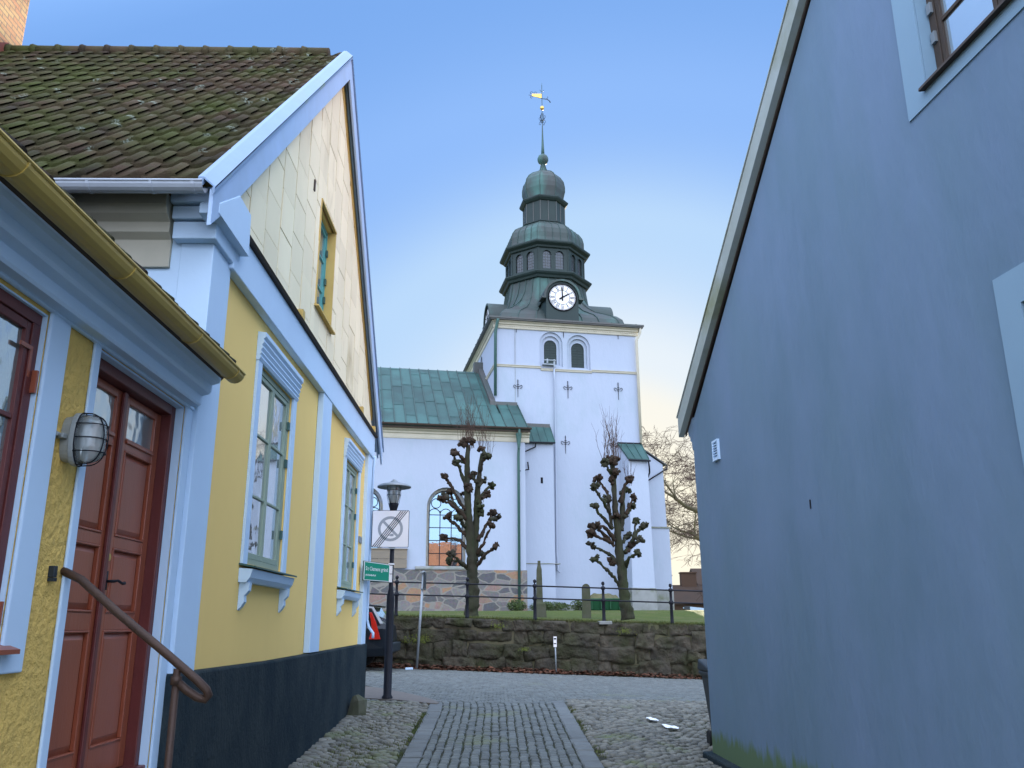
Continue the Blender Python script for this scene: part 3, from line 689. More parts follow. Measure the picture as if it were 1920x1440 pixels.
for a0,a1,z0,z1 in wins:
    wo = casement(H, th, a0+.01, a1-.01, z0, z1-.005, -.015, M['green_frame'], M['pane'], 2, 3, hinge=M['green_dark'])
    mb = MB()
    mb.box(H, a0-.13, a0, z0-.02, z1, .002, .028); mb.box(H, a1, a1+.13, z0-.02, z1, .002, .028)
    mb.sweep(H, [(.002,z1+.002),(.03,z1+.002),(.045,z1+.03),(.035,z1+.05),(.05,z1+.07),(.04,z1+.09),(.058,z1+.12),(.048,z1+.14),(.068,z1+.17),(.058,z1+.195),(.08,z1+.22),(.08,z1+.26),(.002,z1+.27)], a0-.14, a1+.14)
    mb.build('architrave', M['white'], wo)
    mb = MB(); mb.sweep(H, [(.002,z0-.17),(.07,z0-.17),(.10,z0-.13),(.12,z0-.06),(.002,z0-.05)], a0-.14, a1+.14)
    sillm = mb
    for a in (a0-.10, a1+.02):
        mb = MB(); mb.sweep(H, [(.002,z0-.17),(.09,z0-.17),(.085,z0-.24),(.05,z0-.28),(.055,z0-.33),(.03,z0-.37),(.002,z0-.40)], a, a+.075); mb.build('sill_bracket', M['white'], wo)
    sillm.build('sill', M['white'], wo)
    mb = MB(); mb.sweep(H, [(-.02,z0-.022),(-.02,z0-.005),(.14,z0-.035),(.14,z0-.05)], a0-.15, a1+.15); mb.build('sill_flashing', M['green_dark'], wo)
    mb = MB()
    for s_ in (0, 1):
        for k in range(10):
            aa = (a0+.08+k*.022) if s_ == 0 else (a1-.08-k*.022); mb.box(H, aa, aa+.016, z0+.08, z1-.08, -.125-(k%2)*.02, -.12-(k%2)*.02)
    mb.build('curtain', M['white'], wo)
casement(H, th, GW[0]+.01, GW[1]-.01, GW[2]+.01, GW[3]-.01, -.05, M['teal'], M['pane'], 2, 3, fw=.04, hinge=M['green_dark'])
mb = MB(); g = GW
mb.box(H, g[1]-.012, g[1]-.002, g[2], g[3], -.05, .058); mb.box(H, g[0]-.03, g[0]-.0, g[2], g[3], .03, .055); mb.box(H, g[0]-.03, g[1]+.03, g[3], g[3]+.03, .03, .062)
mb.box(H, g[1], g[1]+.03, g[2], g[3], .03, .056); mb.sweep(H, [(-.04,g[2]),(.10,g[2]-.03),(.10,g[2]-.05),(-.04,g[2]-.03)], g[0]-.06, g[1]+.10)
mb.build('window_lining', M['yellow_board'], th)
mb = MB(); mb.box(H, 9.05, 9.09, 6.72, 6.86, .03, .06); mb.build('wall_vent', M['dark_wood'], th)
mb = MB(); mb.tube([H.P(14.50,4.6,.10), H.P(14.62,4.35,.06), H.P(14.62,1.9,.06), H.P(14.62,1.78,.09), H.P(14.60,1.68,.17), H.P(14.60,1.60,.17)], .022, 8); mb.build('downpipe', M['white'], th, smooth=True)
mb = MB(); mb.box(H, 13.72, 13.98, 3.07, 3.17, .002, .02); o = mb.build('name_plate', M['galv'], None, bevel=.003)
tag(o, 'small grey plate on the yellow wall right of the far window', 'plate')

# ------------------------------------------------------------------ near yellow house
nh = thing('roughcast_house', 'low yellow roughcast house with an ochre gutter and dark red door', 'house', (-2.2, 3, .2))
D0, D1, DZ0, DZ1 = 4.52, 5.86, .93, 3.285
N0, N1, NZ0, NZ1 = 2.75, 3.975, 1.70, 3.27
mb = MB(); mb.prism(H, [(-4,-.2),(5.98,-.2),(5.98,3.5),(-4,3.5)], -.14, 0, [[(D0,DZ0),(D1,DZ0),(D1,DZ1),(D0,DZ1)],[(N0,NZ0),(N1,NZ0),(N1,NZ1),(N0,NZ1)]])
mb.build('wall', M['rough_yellow'], nh)
mb = MB()                              # smooth white bands round the openings
mb.box(H, D0-.075, D0, .55, 3.30, .002, .020); mb.box(H, D1, 5.985, .55, 3.30, .002, .020)
mb.box(H, N1, 4.165, 1.60, 3.30, .002, .022); mb.box(H, 2.3, N1, 1.60, 1.70, .002, .022); mb.box(H, 2.3, N0, 1.70, 3.30, .002, .022)
mb.box(H, 2.1, 5.985, 3.285, 3.31, .002, .03)
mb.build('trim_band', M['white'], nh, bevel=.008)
mb = MB(); mb.sweep(H, [(.002,3.30),(.09,3.30),(.10,3.315),(.10,3.375),(.155,3.39),(.165,3.41),(.165,3.455),(.215,3.47),(.225,3.49),(.225,3.535),(.002,3.535)], -4, 5.90); mb.build('cornice', M['white'], nh)
mb = MB(); mb.sweep(H, [(.002,3.54),(.27,3.54),(.27,3.57),(.002,3.60)], -4, 5.88); mb.build('soffit', M['dark_wood'], nh)
mb = MB(); gutter(mb, H, -4, 5.86, .335, 3.525, .068)
for a in (5.72, 4.95, 3.95, 2.95, 1.9): mb.sweep(H, [(.335+.073*math.cos(PI+PI*k/8), 3.525+.073*math.sin(PI+PI*k/8)) for k in range(9)], a, a+.012)
mb.sweep(H, [(.335+.068*math.cos(PI+PI*k/8), 3.525+.068*math.sin(PI+PI*k/8)) for k in range(9)], 5.855, 5.862)
mb.build('gutter', M['brass'], nh)
rf = MB(); sl_ = .93
tiles(rf, Vector((-1.90, -4.1, 3.57)), (0,1,0), (-1,0,sl_), 49, 14, .205, .31)
nroof = rf.build('roof', M['tile'], nh, smooth=True)
mb = MB(); mb.prism(Fr((0,-4,0),(1,0,0),(0,1,0)), [(-1.93,3.56),(-5.2,3.56+3.27*sl_),(-8.4,3.56),(-8.4,3.50),(-1.98,3.50)], 0, 9.93); mb.build('roof_deck', M['dark_wood'], nroof)
# double door
LX = -.125                              # leaf plane behind the wall face
mb = MB(); fw = .065
mb.box(H, D0+.002, D0+fw, DZ0, DZ1-.002, LX-.05, -.055); mb.box(H, D1-fw, D1-.002, DZ0, DZ1-.002, LX-.05, -.055); mb.box(H, D0+fw, D1-fw, DZ1-.075, DZ1-.002, LX-.05, -.055)
mb.box(H, D0+.002, D1-.002, DZ0-.03, DZ0+.035, LX-.05, -.01)
door = mb.build('door', M['oxdark'], nh, bevel=.006)
mb = MB(); mb.box(H, D1-.0, D1+.004, DZ0, DZ1, -.14, -.054); mb.build('reveal', M['oxdark'], door)
mb = MB(); mb.box(H, D1-.012, D1-.0005, DZ0, DZ1, -.053, -.001); mb.box(H, D0+.0005, D0+.012, DZ0, DZ1, -.053, -.001); mb.box(H, D0+.012, D1-.012, DZ1-.012, DZ1-.0005, -.053, -.001); mb.build('reveal', M['white'], nh)
mb = MB(); mb.box(H, N1-.010, N1-.0005, NZ0, NZ1, -.1, -.001); mb.box(H, N0, N1-.010, NZ1-.01, NZ1-.0005, -.1, -.001); mb.build('reveal', M['white'], nh)
mid = (D0+D1)/2+.0
def leaf(a0, a1):
    mb = MB(); st = .085
    z0, z1 = DZ0+.04, DZ1-.08; rails = [z0, z0+.16, 1.78, 1.88, 2.26, 2.33, 2.86, 2.94, z1-.05, z1]
    mb.box(H, a0, a0+st, z0, z1, LX-.04, LX); mb.box(H, a1-st, a1, z0, z1, LX-.04, LX)
    for i in range(0, 10, 2): mb.box(H, a0+st, a1-st, rails[i], rails[i+1], LX-.04, LX-.001)
    for i in (1, 3, 5):
        p0, p1 = rails[i], rails[i+1]; q0, q1 = a0+st, a1-st
        mb.box(H, q0, q1, p0, p1, LX-.036, LX-.022)
        i0 = .05; vs = [H.P(q0+.015,p0+.015,LX-.022),H.P(q1-.015,p0+.015,LX-.022),H.P(q1-.015,p1-.015,LX-.022),H.P(q0+.015,p1-.015,LX-.022),
             H.P(q0+i0,p0+i0,LX-.006),H.P(q1-i0,p0+i0,LX-.006),H.P(q1-i0,p1-i0,LX-.006),H.P(q0+i0,p1-i0,LX-.006)]
        mb.add(vs, [(0,1,5,4),(1,2,6,5),(2,3,7,6),(3,0,4,7),(4,5,6,7)])
        for b0 in (0, 1):
            mb.box(H, q0, q1, (p0 if b0 else p1-.012), (p0+.012 if b0 else p1), LX-.022, LX+.006); 
            mb.box(H, (q0 if b0 else q1-.012), (q0+.012 if b0 else q1), p0+.012, p1-.012, LX-.022, LX+.006)
    mb.box(H, a0+st, a1-st, 2.905, 2.93, LX, LX+.012)
    o = mb.build('door_leaf', M['oxblood'], door, bevel=.004)
    g = MB(); g.box(H, a0+st-.005, a1-st+.005, 2.935, z1-.045, LX-.026, LX-.02)
    g.build('glass', M['pane_near'], door)
leaf(D0+fw+.003, mid-.004); leaf(mid+.004, D1-fw-.003)
mb = MB(); mb.box(H, mid-.045, mid-.0, DZ0+.04, DZ1-.085, LX+.002, LX+.026); mb.build('astragal', M['oxdark'], door, bevel=.006)
mb = MB(); ha = mid+.045
mb.tube([H.P(ha,2.06,LX), H.P(ha,2.06,LX+.05), H.P(ha+.03,2.065,LX+.062), H.P(ha+.10,2.05,LX+.06), H.P(ha+.13,2.055,LX+.058)], [.009,.009,.008,.008,.011], 8); mb.box(H, ha-.014, ha+.014, 2.01, 2.12, LX+.001, LX+.006)
mb.build('handle', M['iron'], door, smooth=True)
mb = MB(); mb.lathe(H.P(ha,2.20,LX+.001), [(.022,0),(.022,.006),(.016,.009),(.0,.009)], 14, axis=(1,0,0)); mb.build('lock_plate', M['brass'], door)
mb = MB(); mb.box(H, 4.30, 5.90, .35, .90, .02, .75); mb.box(H, 4.25, 5.95, .17, .62, .75, 1.05); mb.box(H, 4.2, 6.0, .1, .36, 1.05, 1.32); mb.build('door_steps', M['greystone'], nh, bevel=.015)
# red casement with wavy film-covered glass
wo = casement(H, nh, N0, N1-.012, NZ0+.03, NZ1, -.02, M['oxdark'], M['pane_near'], 2, 3, fw=.065)
mb = MB(); mb.sweep(H, [(-.02,1.735),(.07,1.705),(.07,1.685),(-.02,1.70)], N0-.02, 4.03); mb.build('sill', M['oxblood'], wo)
for z in (3.07, 2.0):
    mb = MB(); mb.prism(H, [(N1-.075,z-.13),(N1-.055,z-.13),(N1-.055,z+.02),(N1-.16,z+.02),(N1-.16,z),(N1-.075,z)], -.0275, -.018); mb.build('corner_iron', M['oxblood'], wo)
    mb = MB(); mb.box(H, N1-.034, N1-.018, z-.20, z-.09, -.019, .006); mb.build('hinge', M['oxblood'], wo)

# bulkhead lamp on the near house
lp = thing('wall_lamp', 'oval caged bulkhead lamp between the red window and the red door', 'wall lamp', (-2.2, 4.30, 2.72))
def oval(ry, rz_, k=26, pw=2.6):
    o = []
    for i in range(k):
        a = 2*PI*i/k; ca, sa = math.cos(a), math.sin(a)
        o.append((ry*abs(ca)**(2/pw)*(1 if ca > 0 else -1), rz_*abs(sa)**(2/pw)*(1 if sa > 0 else -1)))
    return o
def loft(mb, fr, secs, ca, cz):
    vs = []; n = len(secs[0][1])
    for c, pl in secs: vs += [fr.P(ca+p[0], cz+p[1], c) for p in pl]
    fs = [(i*n+k, i*n+(k+1) % n, (i+1)*n+(k+1) % n, (i+1)*n+k) for i in range(len(secs)-1) for k in range(n)]
    fs += [tuple(range(n)), tuple(range((len(secs)-1)*n, len(secs)*n))]; mb.add(vs, fs)
LA, LZ = 4.305, 2.72
mb = MB(); loft(mb, H, [(.0,oval(.062,.115)),(.045,oval(.066,.122)),(.05,oval(.078,.137)),(.075,oval(.078,.137)),(.078,oval(.07,.128))], LA, LZ)
mb.box(H, LA-.11, LA-.06, LZ-.012, LZ+.012, .0, .04); mb.tube([H.P(LA-.145,LZ+.002,.02), H.P(LA-.10,LZ+.002,.02)], .012, 8)
mb.build('lamp_base', M['lampmetal'], lp, smooth=False, bevel=.003)
mb = MB(); loft(mb, H, [(.079,oval(.066,.124)),(.13,oval(.064,.122)),(.165,oval(.055,.112)),(.188,oval(.038,.09)),(.196,oval(.015,.05))], LA, LZ)
mb.build('lamp_glass', M['clear'], lp, smooth=True)
mb = MB(); mb.lathe(H.P(LA,LZ+.02,.10), [(.0,-.07),(.025,-.06),(.03,-.02),(.022,.03),(.014,.055)], 12); mb.build('bulb', M['signwhite'], lp, smooth=True)
mb = MB()
for dz in (-.07, 0, .07):
    mb.tube([H.P(LA+.076*math.cos(t), LZ+dz, .078+.125*max(0,math.sin(t))**.55) for t in [PI*i/14 for i in range(15)]], .0032, 6)
for da in (-.025,.025):
    mb.tube([H.P(LA+da, LZ+.132*math.cos(t), .078+.125*max(0,math.sin(t))**.55) for t in [PI*i/18 for i in range(19)]], .0032, 6)
mb.tube([H.P(LA+.08*math.cos(2*PI*i/26), LZ+.139*math.sin(2*PI*i/26), .08) for i in range(27)], .0032, 6)
mb.build('cage', M['iron'], lp, smooth=True)
mb = MB(); mb.box(H, 4.31, 4.345, 2.035, 2.09, .0, .03); mb.box(H, 4.312, 4.343, 2.015, 2.033, .0, .034); o = mb.build('door_bell', M['bin'], None, bevel=.003)
tag(o, 'tiny dark doorbell box on the yellow roughcast left of the door', 'door bell')
# handrail
hr = thing('handrail', 'brown curled iron handrail beside the red door', 'handrail', (-1.5, 4.42, .4))
mb = MB()
mb.tube([(-2.2,4.45,2.075),(-2.10,4.45,2.03),(-1.9,4.45,1.87),(-1.62,4.45,1.66),(-1.47,4.45,1.545),(-1.425,4.46,1.50),(-1.415,4.47,1.475),(-1.43,4.475,1.455),(-1.47,4.47,1.465),(-1.52,4.455,1.50),(-1.575,4.45,1.545)], [.021]*5+[.021,.021,.021,.021,.021,.02], 10)
mb.build('rail', M['rail'], hr, smooth=True)
mb = MB(); mb.tube([(-1.573,4.45,.1),(-1.573,4.45,1.60)], .018, 10); mb.tube([(-1.573,4.45,1.525),(-1.573,4.45,1.565)], .027, 10); mb.build('post', M['rail'], hr, smooth=True)
# guard stone at the corner of the plinth
mb = MB(); mb.tube([(-2.0,12.95,.45),(-1.98,12.95,.62),(-1.99,12.96,.76),(-2.02,12.97,.84)], [.15,.14,.115,.05], 9, bumpy=.5, seed=4); o = mb.build('guard_stone', M['gravestone'], None, smooth=False)
tag(o, 'mossy guard stone at the foot of the dark house plinth', 'guard stone')
# ------------------------------------------------------------------ grey-blue house on the right
G = Fr((GP.x, GP.y, 0), GD, GN)             # a runs away from the camera, c into the lane
gh = thing('rendered_house', 'grey blue rendered house gable filling the right side of the lane', 'house', (GP.x+2, GP.y-4, .4))
def gzr(a): return 4.245 + .745*(.10-a)     # underside of the verge on the wall
RA = -6.45; RZ = gzr(RA); LB = -13.0
uw = (-6.75,-5.45,5.42,6.75); lw = (-7.25,-5.98,1.75,3.60)
rc = lambda q: [(q[0],q[2]),(q[1],q[2]),(q[1],q[3]),(q[0],q[3])]
mb = MB(); mb.prism(G, [(0,.0),(0,4.25),(RA,RZ),(LB,4.25),(LB,.0)], -.2, 0, [rc(uw), rc(lw)])
mb.build('wall', M['blue_wall'], gh)
mb = MB(); mb.box(G, -.25, -.002, .0, 4.2, -9, -.2); mb.box(G, LB, LB+.2, .0, 4.2, -9, -.2); mb.prism(G, [(0,.0),(0,4.25),(RA,RZ),(LB,4.25),(LB,.0)], -9.2, -9.0); mb.build('side_wall', M['blue_wall'], gh)
mb = MB(); mb.prism(G, [(.09,-.3),(LB,-.3),(LB,-.0),(-7,.10),(-3,.26),(-.9,.345),(.09,.385)], -.4, .10); mb.build('plinth', M['plinth'], gh, bevel=.02)
# corbelled cornice on the far corner
mb = MB(); Gs = Fr(G.P(0,0,0), -GN, GD)
mb.sweep(Gs, [(-.05,3.92),(.035,3.92),(.05,3.99),(.05,4.03),(.10,4.05),(.11,4.11),(.16,4.13),(.19,4.21),(.24,4.23),(.24,4.29),(-.05,4.33)], -.001, 9); mb.build('cornice', M['blue_wall'], gh)
# window bands
mb = MB()
mb.box(G, uw[0]-.24, uw[0], uw[2]-.13, uw[3]+.2, .001, .012); mb.box(G, uw[1], uw[1]+.24, uw[2]-.13, uw[3]+.2, .001, .012)
mb.box(G, uw[0], uw[1], uw[2]-.13, uw[2], .001, .012); mb.box(G, uw[0], uw[1], uw[3], uw[3]+.2, .001, .012)
mb.build('window_band', M['blue_trim'], gh)
mb = MB()
mb.box(G, lw[0]-.22, lw[0], lw[2]-.2, lw[3]+.22, .001, .012); mb.box(G, lw[1], lw[1]+.20, lw[2]-.2, lw[3]+.22, .001, .012)
mb.box(G, lw[0], lw[1], lw[2]-.2, lw[2], .001, .012); mb.box(G, lw[0], lw[1], lw[3], lw[3]+.22, .001, .012)
mb.build('window_band', M['blue_trim'], gh)
for q, hg in ((uw, M['galv']), (lw, M['galv'])):
    wo = casement(G, gh, q[0]+.005, q[1]-.005, q[2]+.015, q[3]-.005, -.09, M['dark_wood'], M['pane'], 2, 3, fw=.07, hinge=hg, bar=.03)
    mb = MB(); mb.box(G, q[1]-.003, q[1]-.0005, q[2]+.01, q[3], -.155, -.001); mb.build('reveal', M['blue_trim'], wo); mb = MB(); mb.box(G, q[0]+.0005, q[0]+.003, q[2]+.01, q[3], -.155, -.001); mb.build('reveal', M['blue_trim'], wo)
    mb = MB(); mb.sweep(G, [(-.10,q[2]+.012),(.055,q[2]-.006),(.06,q[2]-.03),(.045,q[2]-.03),(-.10,q[2]-.004)], q[0]-.02, q[1]+.02); mb.build('sill', M['dark_wood'], wo)
# verge
mb = MB()
for sg in (1, -1):
    e = (.28 if sg > 0 else LB-.3); zz = lambda a: RZ-.745*abs(a-RA)
    mb.prism(G, [(RA,RZ+.30),(e,zz(e)+.30),(e,zz(e)+.03),(RA,RZ+.03)], .022, .095)
    mb.prism(G, [(RA,RZ+.33),(e+.03*sg,zz(e)+.31),(e+.03*sg,zz(e)+.29),(RA,RZ+.305)], -.1, .105)
mb.build('verge_board', M['verge'], gh)
mb = MB()
for sg in (1, -1):
    e = (.24 if sg > 0 else LB-.25); mb.prism(G, [(RA,RZ+.06),(e,zz(e)+.06),(e,zz(e)+.005),(RA,RZ+.005)], .002, .02)
mb.build('verge_moulding', M['dark_wood'], gh)
mb = MB(); mb.prism(G, [(.26,zz(.26)+.26),(RA,RZ+.28),(LB-.3,zz(LB-.3)+.26),(LB-.3,zz(LB-.3)+.10),(RA,RZ+.12),(.26,zz(.26)+.10)], -9.3, .001); rd = mb.build('roof', M['dark_wood'], gh)
for sg in (1, -1):
    mb = MB(); e = (.28 if sg > 0 else LB-.3); st = G.P(e, zz(e)+.30, .08); 
    Uv = G.P(RA, RZ+.30, .08)-st; L = Uv.length; nr = int(L/.33)
    tiles(mb, st, -GN, Uv, 42, nr, .223, L/nr, nu=4, amp=.025)
    mb.build('roof_tiles', M['redtile'], rd, smooth=True)
mb = MB(); mb.box(G, -.92, -.735, 3.63, 3.655, .001, .03); mb.box(G, -.92, -.735, 3.845, 3.87, .001, .03); mb.box(G, -.92, -.90, 3.655, 3.845, .001, .03); mb.box(G, -.755, -.735, 3.655, 3.845, .001, .03)
for k in range(6): mb.sweep(G, [(.002,3.665+k*.03),(.026,3.66+k*.03),(.028,3.668+k*.03),(.004,3.685+k*.03)], -.90, -.755)
mb.build('vent_grille', M['white'], gh)
mb = MB(); mb.box(G, -3.06, -3.045, 2.78, 2.86, .001, .008); mb.build('wall_hook', M['iron'], gh)

# dark bin half hidden behind the corner of the grey house
bn = thing('wheeled_bin', 'dark wheeled bin half hidden behind the corner of the grey house', 'bin', (2.75, 11.2, .45))
mb = MB(); bx, by, bz = 2.92, 11.35, gz(2.9, 11.3)
def ringq(hw, hd, z, dy=0): return [(bx-hw,by-hd+dy,z),(bx+hw,by-hd+dy,z),(bx+hw,by+hd+dy,z),(bx-hw,by+hd+dy,z)]
vs = ringq(.19,.20,bz+.06)+ringq(.27,.29,bz+.86)+ringq(.30,.32,bz+.87)+ringq(.30,.32,bz+.92)
mb.add(vs, [(0,3,2,1),(12,13,14,15)]+[(4*i+k,4*i+(k+1)%4,4*i+4+(k+1)%4,4*i+4+k) for i in range(3) for k in range(4)]); mb.build('body', M['bin'], bn, bevel=.02)
mb = MB(); vs = ringq(.31,.33,bz+.925)+[(bx-.30,by-.30,bz+.96),(bx+.30,by-.30,bz+.96),(bx+.30,by+.32,bz+1.06),(bx-.30,by+.32,bz+1.06)]
mb.add(vs, [(0,3,2,1),(4,5,6,7)]+[(k,(k+1)%4,4+(k+1)%4,4+k) for k in range(4)]); mb.build('lid', M['bin'], bn, bevel=.02)
for sx in (-1, 1):
    mb = MB(); mb.lathe((bx+sx*.22,by+.2,bz+.10), [(.10,-.03),(.10,.03)], 18, axis=(1,0,0)); mb.build('wheel', M['rubber'], bn)

# ------------------------------------------------------------------ church
AN = R(10); TD = Vector((-math.sin(AN), math.cos(AN), 0)); TU = Vector((math.cos(AN), math.sin(AN), 0)); T0 = Vector((-.10, 46, 0))
T = Fr(T0, TU, -TD)                       # a = p along the tower front, c = towards the viewer
TS = Fr(T0, -TD, -TU)                     # left side face: a = -q
def TP(p, z, q): return T0 + TU*p + TD*q + Vector((0,0,z))
TQ = Fr(T0, TD, TU)                       # a = q, c = p
ch = thing('church', 'white plastered church with square clock tower and green copper roofs', 'church', (2, 46, 2.4))
TW, TDp, EA, STR = 8.38, 10.4, 18.55, 15.86
tw = [(2.88,3.63,16.2,17.66),(4.50,5.27,16.08,17.58)]
mb = MB()
mb.prism(T, [(0,1.6),(TW,1.6),(TW,STR),(0,STR)], -.4, 0)
mb.prism(T, [(0,STR),(TW,STR),(TW,EA),(0,EA)], -.15, -.04, [arch(a-.30,b+.30,z-.18,t+.42) for a,b,z,t in tw])
mb.prism(T, [(.1,STR),(TW-.1,STR),(TW-.1,EA),(.1,EA)], -.27, -.151, [arch(a-.15,b+.15,z-.08,t+.22) for a,b,z,t in tw])
mb.prism(T, [(.1,STR),(TW-.1,STR),(TW-.1,EA),(.1,EA)], -.40, -.271, [arch(a,b,z,t) for a,b,z,t in tw])
sw = [(-5.6,-4.7,16.5,18.0),(-7.2,-6.3,16.5,18.0)]
mb.prism(TS, [(-.15,1.6),(-TDp,1.6),(-TDp,EA),(-.15,EA)], -.4, 0, [arch(a,b,z,t) for a,b,z,t in sw])
mb.prism(TQ, [(.15,1.6),(TDp,1.6),(TDp,EA),(.15,EA)], TW-.4, TW)
mb.prism(T, [(0,1.6),(TW,1.6),(TW,EA),(0,EA)], -TDp, -TDp+.4)
tower = mb.build('tower', M['plaster'], ch)
for a, b, z, t in tw:
    mb = MB(); mb.prism(T, arch(a,b,z,t), -.36, -.33); 
    for k in range(9): mb.box(T, a+.04, b-.04, z+.05+k*.16, z+.07+k*.16, -.33, -.315)
    mb.box(T, (a+b)/2-.015, (a+b)/2+.015, z, t-.03, -.33, -.31)
    mb.build('shutter', M['copper_paint'], tower)
for a, b, z, t in sw:
    mb = MB(); mb.prism(TS, arch(a,b,z,t), -.36, -.33); mb.build('shutter', M['copper_paint'], tower)
mb = MB()   # string course in three steps, eaves cornice
SC = lambda z: [(-.0,z-.14),(.05,z-.12),(.07,z-.05),(.10,z-.02),(.10,z+.0),(.0,z+.03)]
mb.sweep(T, SC(STR+.10), -.10, 2.62); mb.sweep(T, [(c,z-.02) for c,z in SC(STR)], 2.62, 5.62); mb.sweep(T, SC(STR+.05), 5.62, TW+.06)
mb.sweep(TS, SC(STR+.10), -TDp, .10)
for fr_, a_, b_ in ((T,-.12,TW+.12),(TS,-TDp,.12),):
    mb.sweep(fr_, [(-.04,EA-.42),(.03,EA-.42),(.05,EA-.36),(.05,EA-.22),(.12,EA-.18),(.12,EA-.10),(.22,EA-.04),(.22,EA),(-.04,EA)], a_, b_)
for k in range(62): mb.box(T, .0+k*.135, .065+k*.135, EA-.30, EA-.235, .05, .085)
mb.build('cornice', M['cream'], tower)
mb = MB(); mb.box(T, -.36, TW+.36, EA, EA+.07, -TDp-.3, .36); mb.box(T, -.40, TW+.40, EA+.07, EA+.17, -TDp-.36, .40)
mb.build('eaves', M['copper_brown'], tower)
mb = MB(); mb.box(T, 1.12, 1.14, 2.4, EA-.4, .0, .012); mb.build('plaster_joint', M['greystone'], tower)
# wall anchors
def anchor(p, zt, h=1.02, curls=True):
    mb = MB(); c = .03 if zt < STR else -.01
    mb.tube([T.P(p,zt,c), T.P(p,zt-h,c)], [.022,.012], 6)
    if curls:
        z = zt-.40*h
        for s in (-1, 1):
            mb.tube([T.P(p+s*r_*math.cos(t), z+.0+r_*math.sin(t)*1.0, c) for t, r_ in ((0,.0),(.3,.08),(.35,.15),(.45,.22),(.2,.25),(-.1,.24),(-.45,.2),(-.6,.15))], .015, 5)
            mb.tube([T.P(p,z-.12,c), T.P(p+s*.06,z-.06,c)], .014, 5)
        mb.tube([T.P(p-.07,zt-.28*h,c), T.P(p+.07,zt-.28*h,c)], .012, 5)
    mb.build('wall_anchor', M['iron'], tower)
for p in (1.28, 4.18, 7.17): anchor(p, 15.08+.02*p)
for p in (3.97, 6.76): anchor(p, 11.98)
for p, z in ((1.22,18.35),(4.0,18.2),(7.3,18.3)): anchor(p, z, .42, False)
anchor(8.02, 10.2, .7)
# downpipes
def pipe(name, pts, r, m, par=None, br=0):
    mb = MB(); mb.tube(pts, r, 8)
    mb.build(name, m, par or ch, smooth=True)
pipe('downpipe', [TP(.10,EA+.02,-.34),TP(.06,EA-.12,-.30),TP(-.02,EA-.75,-.10),TP(-.02,14.1,-.10)], .085, M['green_dark'])
pipe('downpipe', [TP(TW+.22,EA+.02,-.25),TP(TW+.20,EA-.25,-.22),TP(TW-.02,EA-.75,-.14),TP(TW-.02,11.7,-.14)], .075, M['cream'])
pipe('downpipe', [TP(3.37,15.86,-.12),TP(3.37,15.2,-.12),TP(3.40,15.1,-.10),TP(3.33,5.5,-.10),TP(3.36,5.2,-.12),TP(3.36,4.6,-.12),TP(3.42,4.5,-.3)], .045, M['plaster'])
mb = MB(); mb.tube([TP(2.75,16.28,-.25),TP(3.45,16.28,-.25)], .04, 8); mb.tube([TP(2.95,16.1,-.25),TP(2.95,16.36,-.25)], .05, 8); mb.tube([TP(3.37,16.35,-.2),TP(3.37,15.9,-.2)], .06, 8); mb.box(T, 2.7, 3.4, 16.02, 16.08, -.2, .25); mb.build('lamp_bracket', M['galv'], tower)

# nave: gable end at p = 1.18, front wall at q = -2.3, ridge at q = 4.6
NQ, NE, RQ = -2.3, 1.18, 4.6; EV = 11.72; SLP = .735
nw = [(-3.76,-2.03,4.62,8.42),(-7.94,-6.21,4.62,8.42),(-12.1,-10.4,4.62,8.42)]
NF = Fr(TP(0,0,NQ), TU, -TD)
mb = MB()
mb.prism(NF, [(-24,4.45),(NE,4.45),(NE,EV-.1),(-24,EV-.1)], -.18, 0, [arch(a-.13,b+.13,z-.0,t+.13) for a,b,z,t in nw])
mb.prism(NF, [(-24,4.45),(NE,4.45),(NE,EV-.1),(-24,EV-.1)], -.45, -.181, [arch(a,b,z,t) for a,b,z,t in nw])
mb.box(T, NE-.4, NE, 2.0, EV-.1, 0, -NQ-.181); 
mb.prism(TQ, [(NQ+.3,EV-.15),(-.01,EV-.15),(-.01,EV+SLP*(-NQ)-.2)], NE-.4, NE-.01)
mb.box(T, -24, -.01, 2.0, EV-.1, -11.5, -11.1)
nave = mb.build('nave', M['plaster'], ch)
for a, b, z, t in nw:
    mb = MB(); mb.prism(NF, arch(a-.13,b+.13,z,t+.13), -.185, -.181, [arch(a+.0,b-.0,z+.01,t)]); 
    mb.build('window_surround', M['cream'], nave)
    mb = MB(); m3 = (b-a)/3; r = .028; c = -.30
    for k in (1, 2): mb.box(NF, a+m3*k-.02, a+m3*k+.02, z, t-1.02, c-.02, c+.02)
    zz_ = z; zb_ = [z+.64*k for k in range(1, 5)]
    for q in zb_: mb.box(NF, a, b, q-.02, q+.02, c-.025, c+.015)
    mid_ = (a+b)/2; zs = t-(b-a)/2
    mb.prism(NF, ring2d(mid_, t-.33, .26, .30), c-.02, c+.02)
    for s in (-1, 1): mb.prism(NF, ring2d(mid_+s*.50, t-.66, .22, .26), c-.02, c+.02)
    for k in range(3):
        cx = a+m3*(k+.5); mb.prism(NF, ring2d(cx, t-1.22, m3/2-.02, m3/2+.018, 0, PI, 14), c-.02, c+.02)
    o = [(x_, y_) for x_, y_ in arch(a+.01,b-.01,z+.01,t-.01)]; i_ = arch(a+.05,b-.05,z+.05,t-.05)
    mb.prism(NF, o, c-.03, c+.03, [i_])
    wo = mb.build('window', M['iron'], nave)
    mb = MB(); mb.prism(NF, arch(a,b,z,t), c-.012, c-.004); mb.build('pane', M['mirror_pane'], wo)
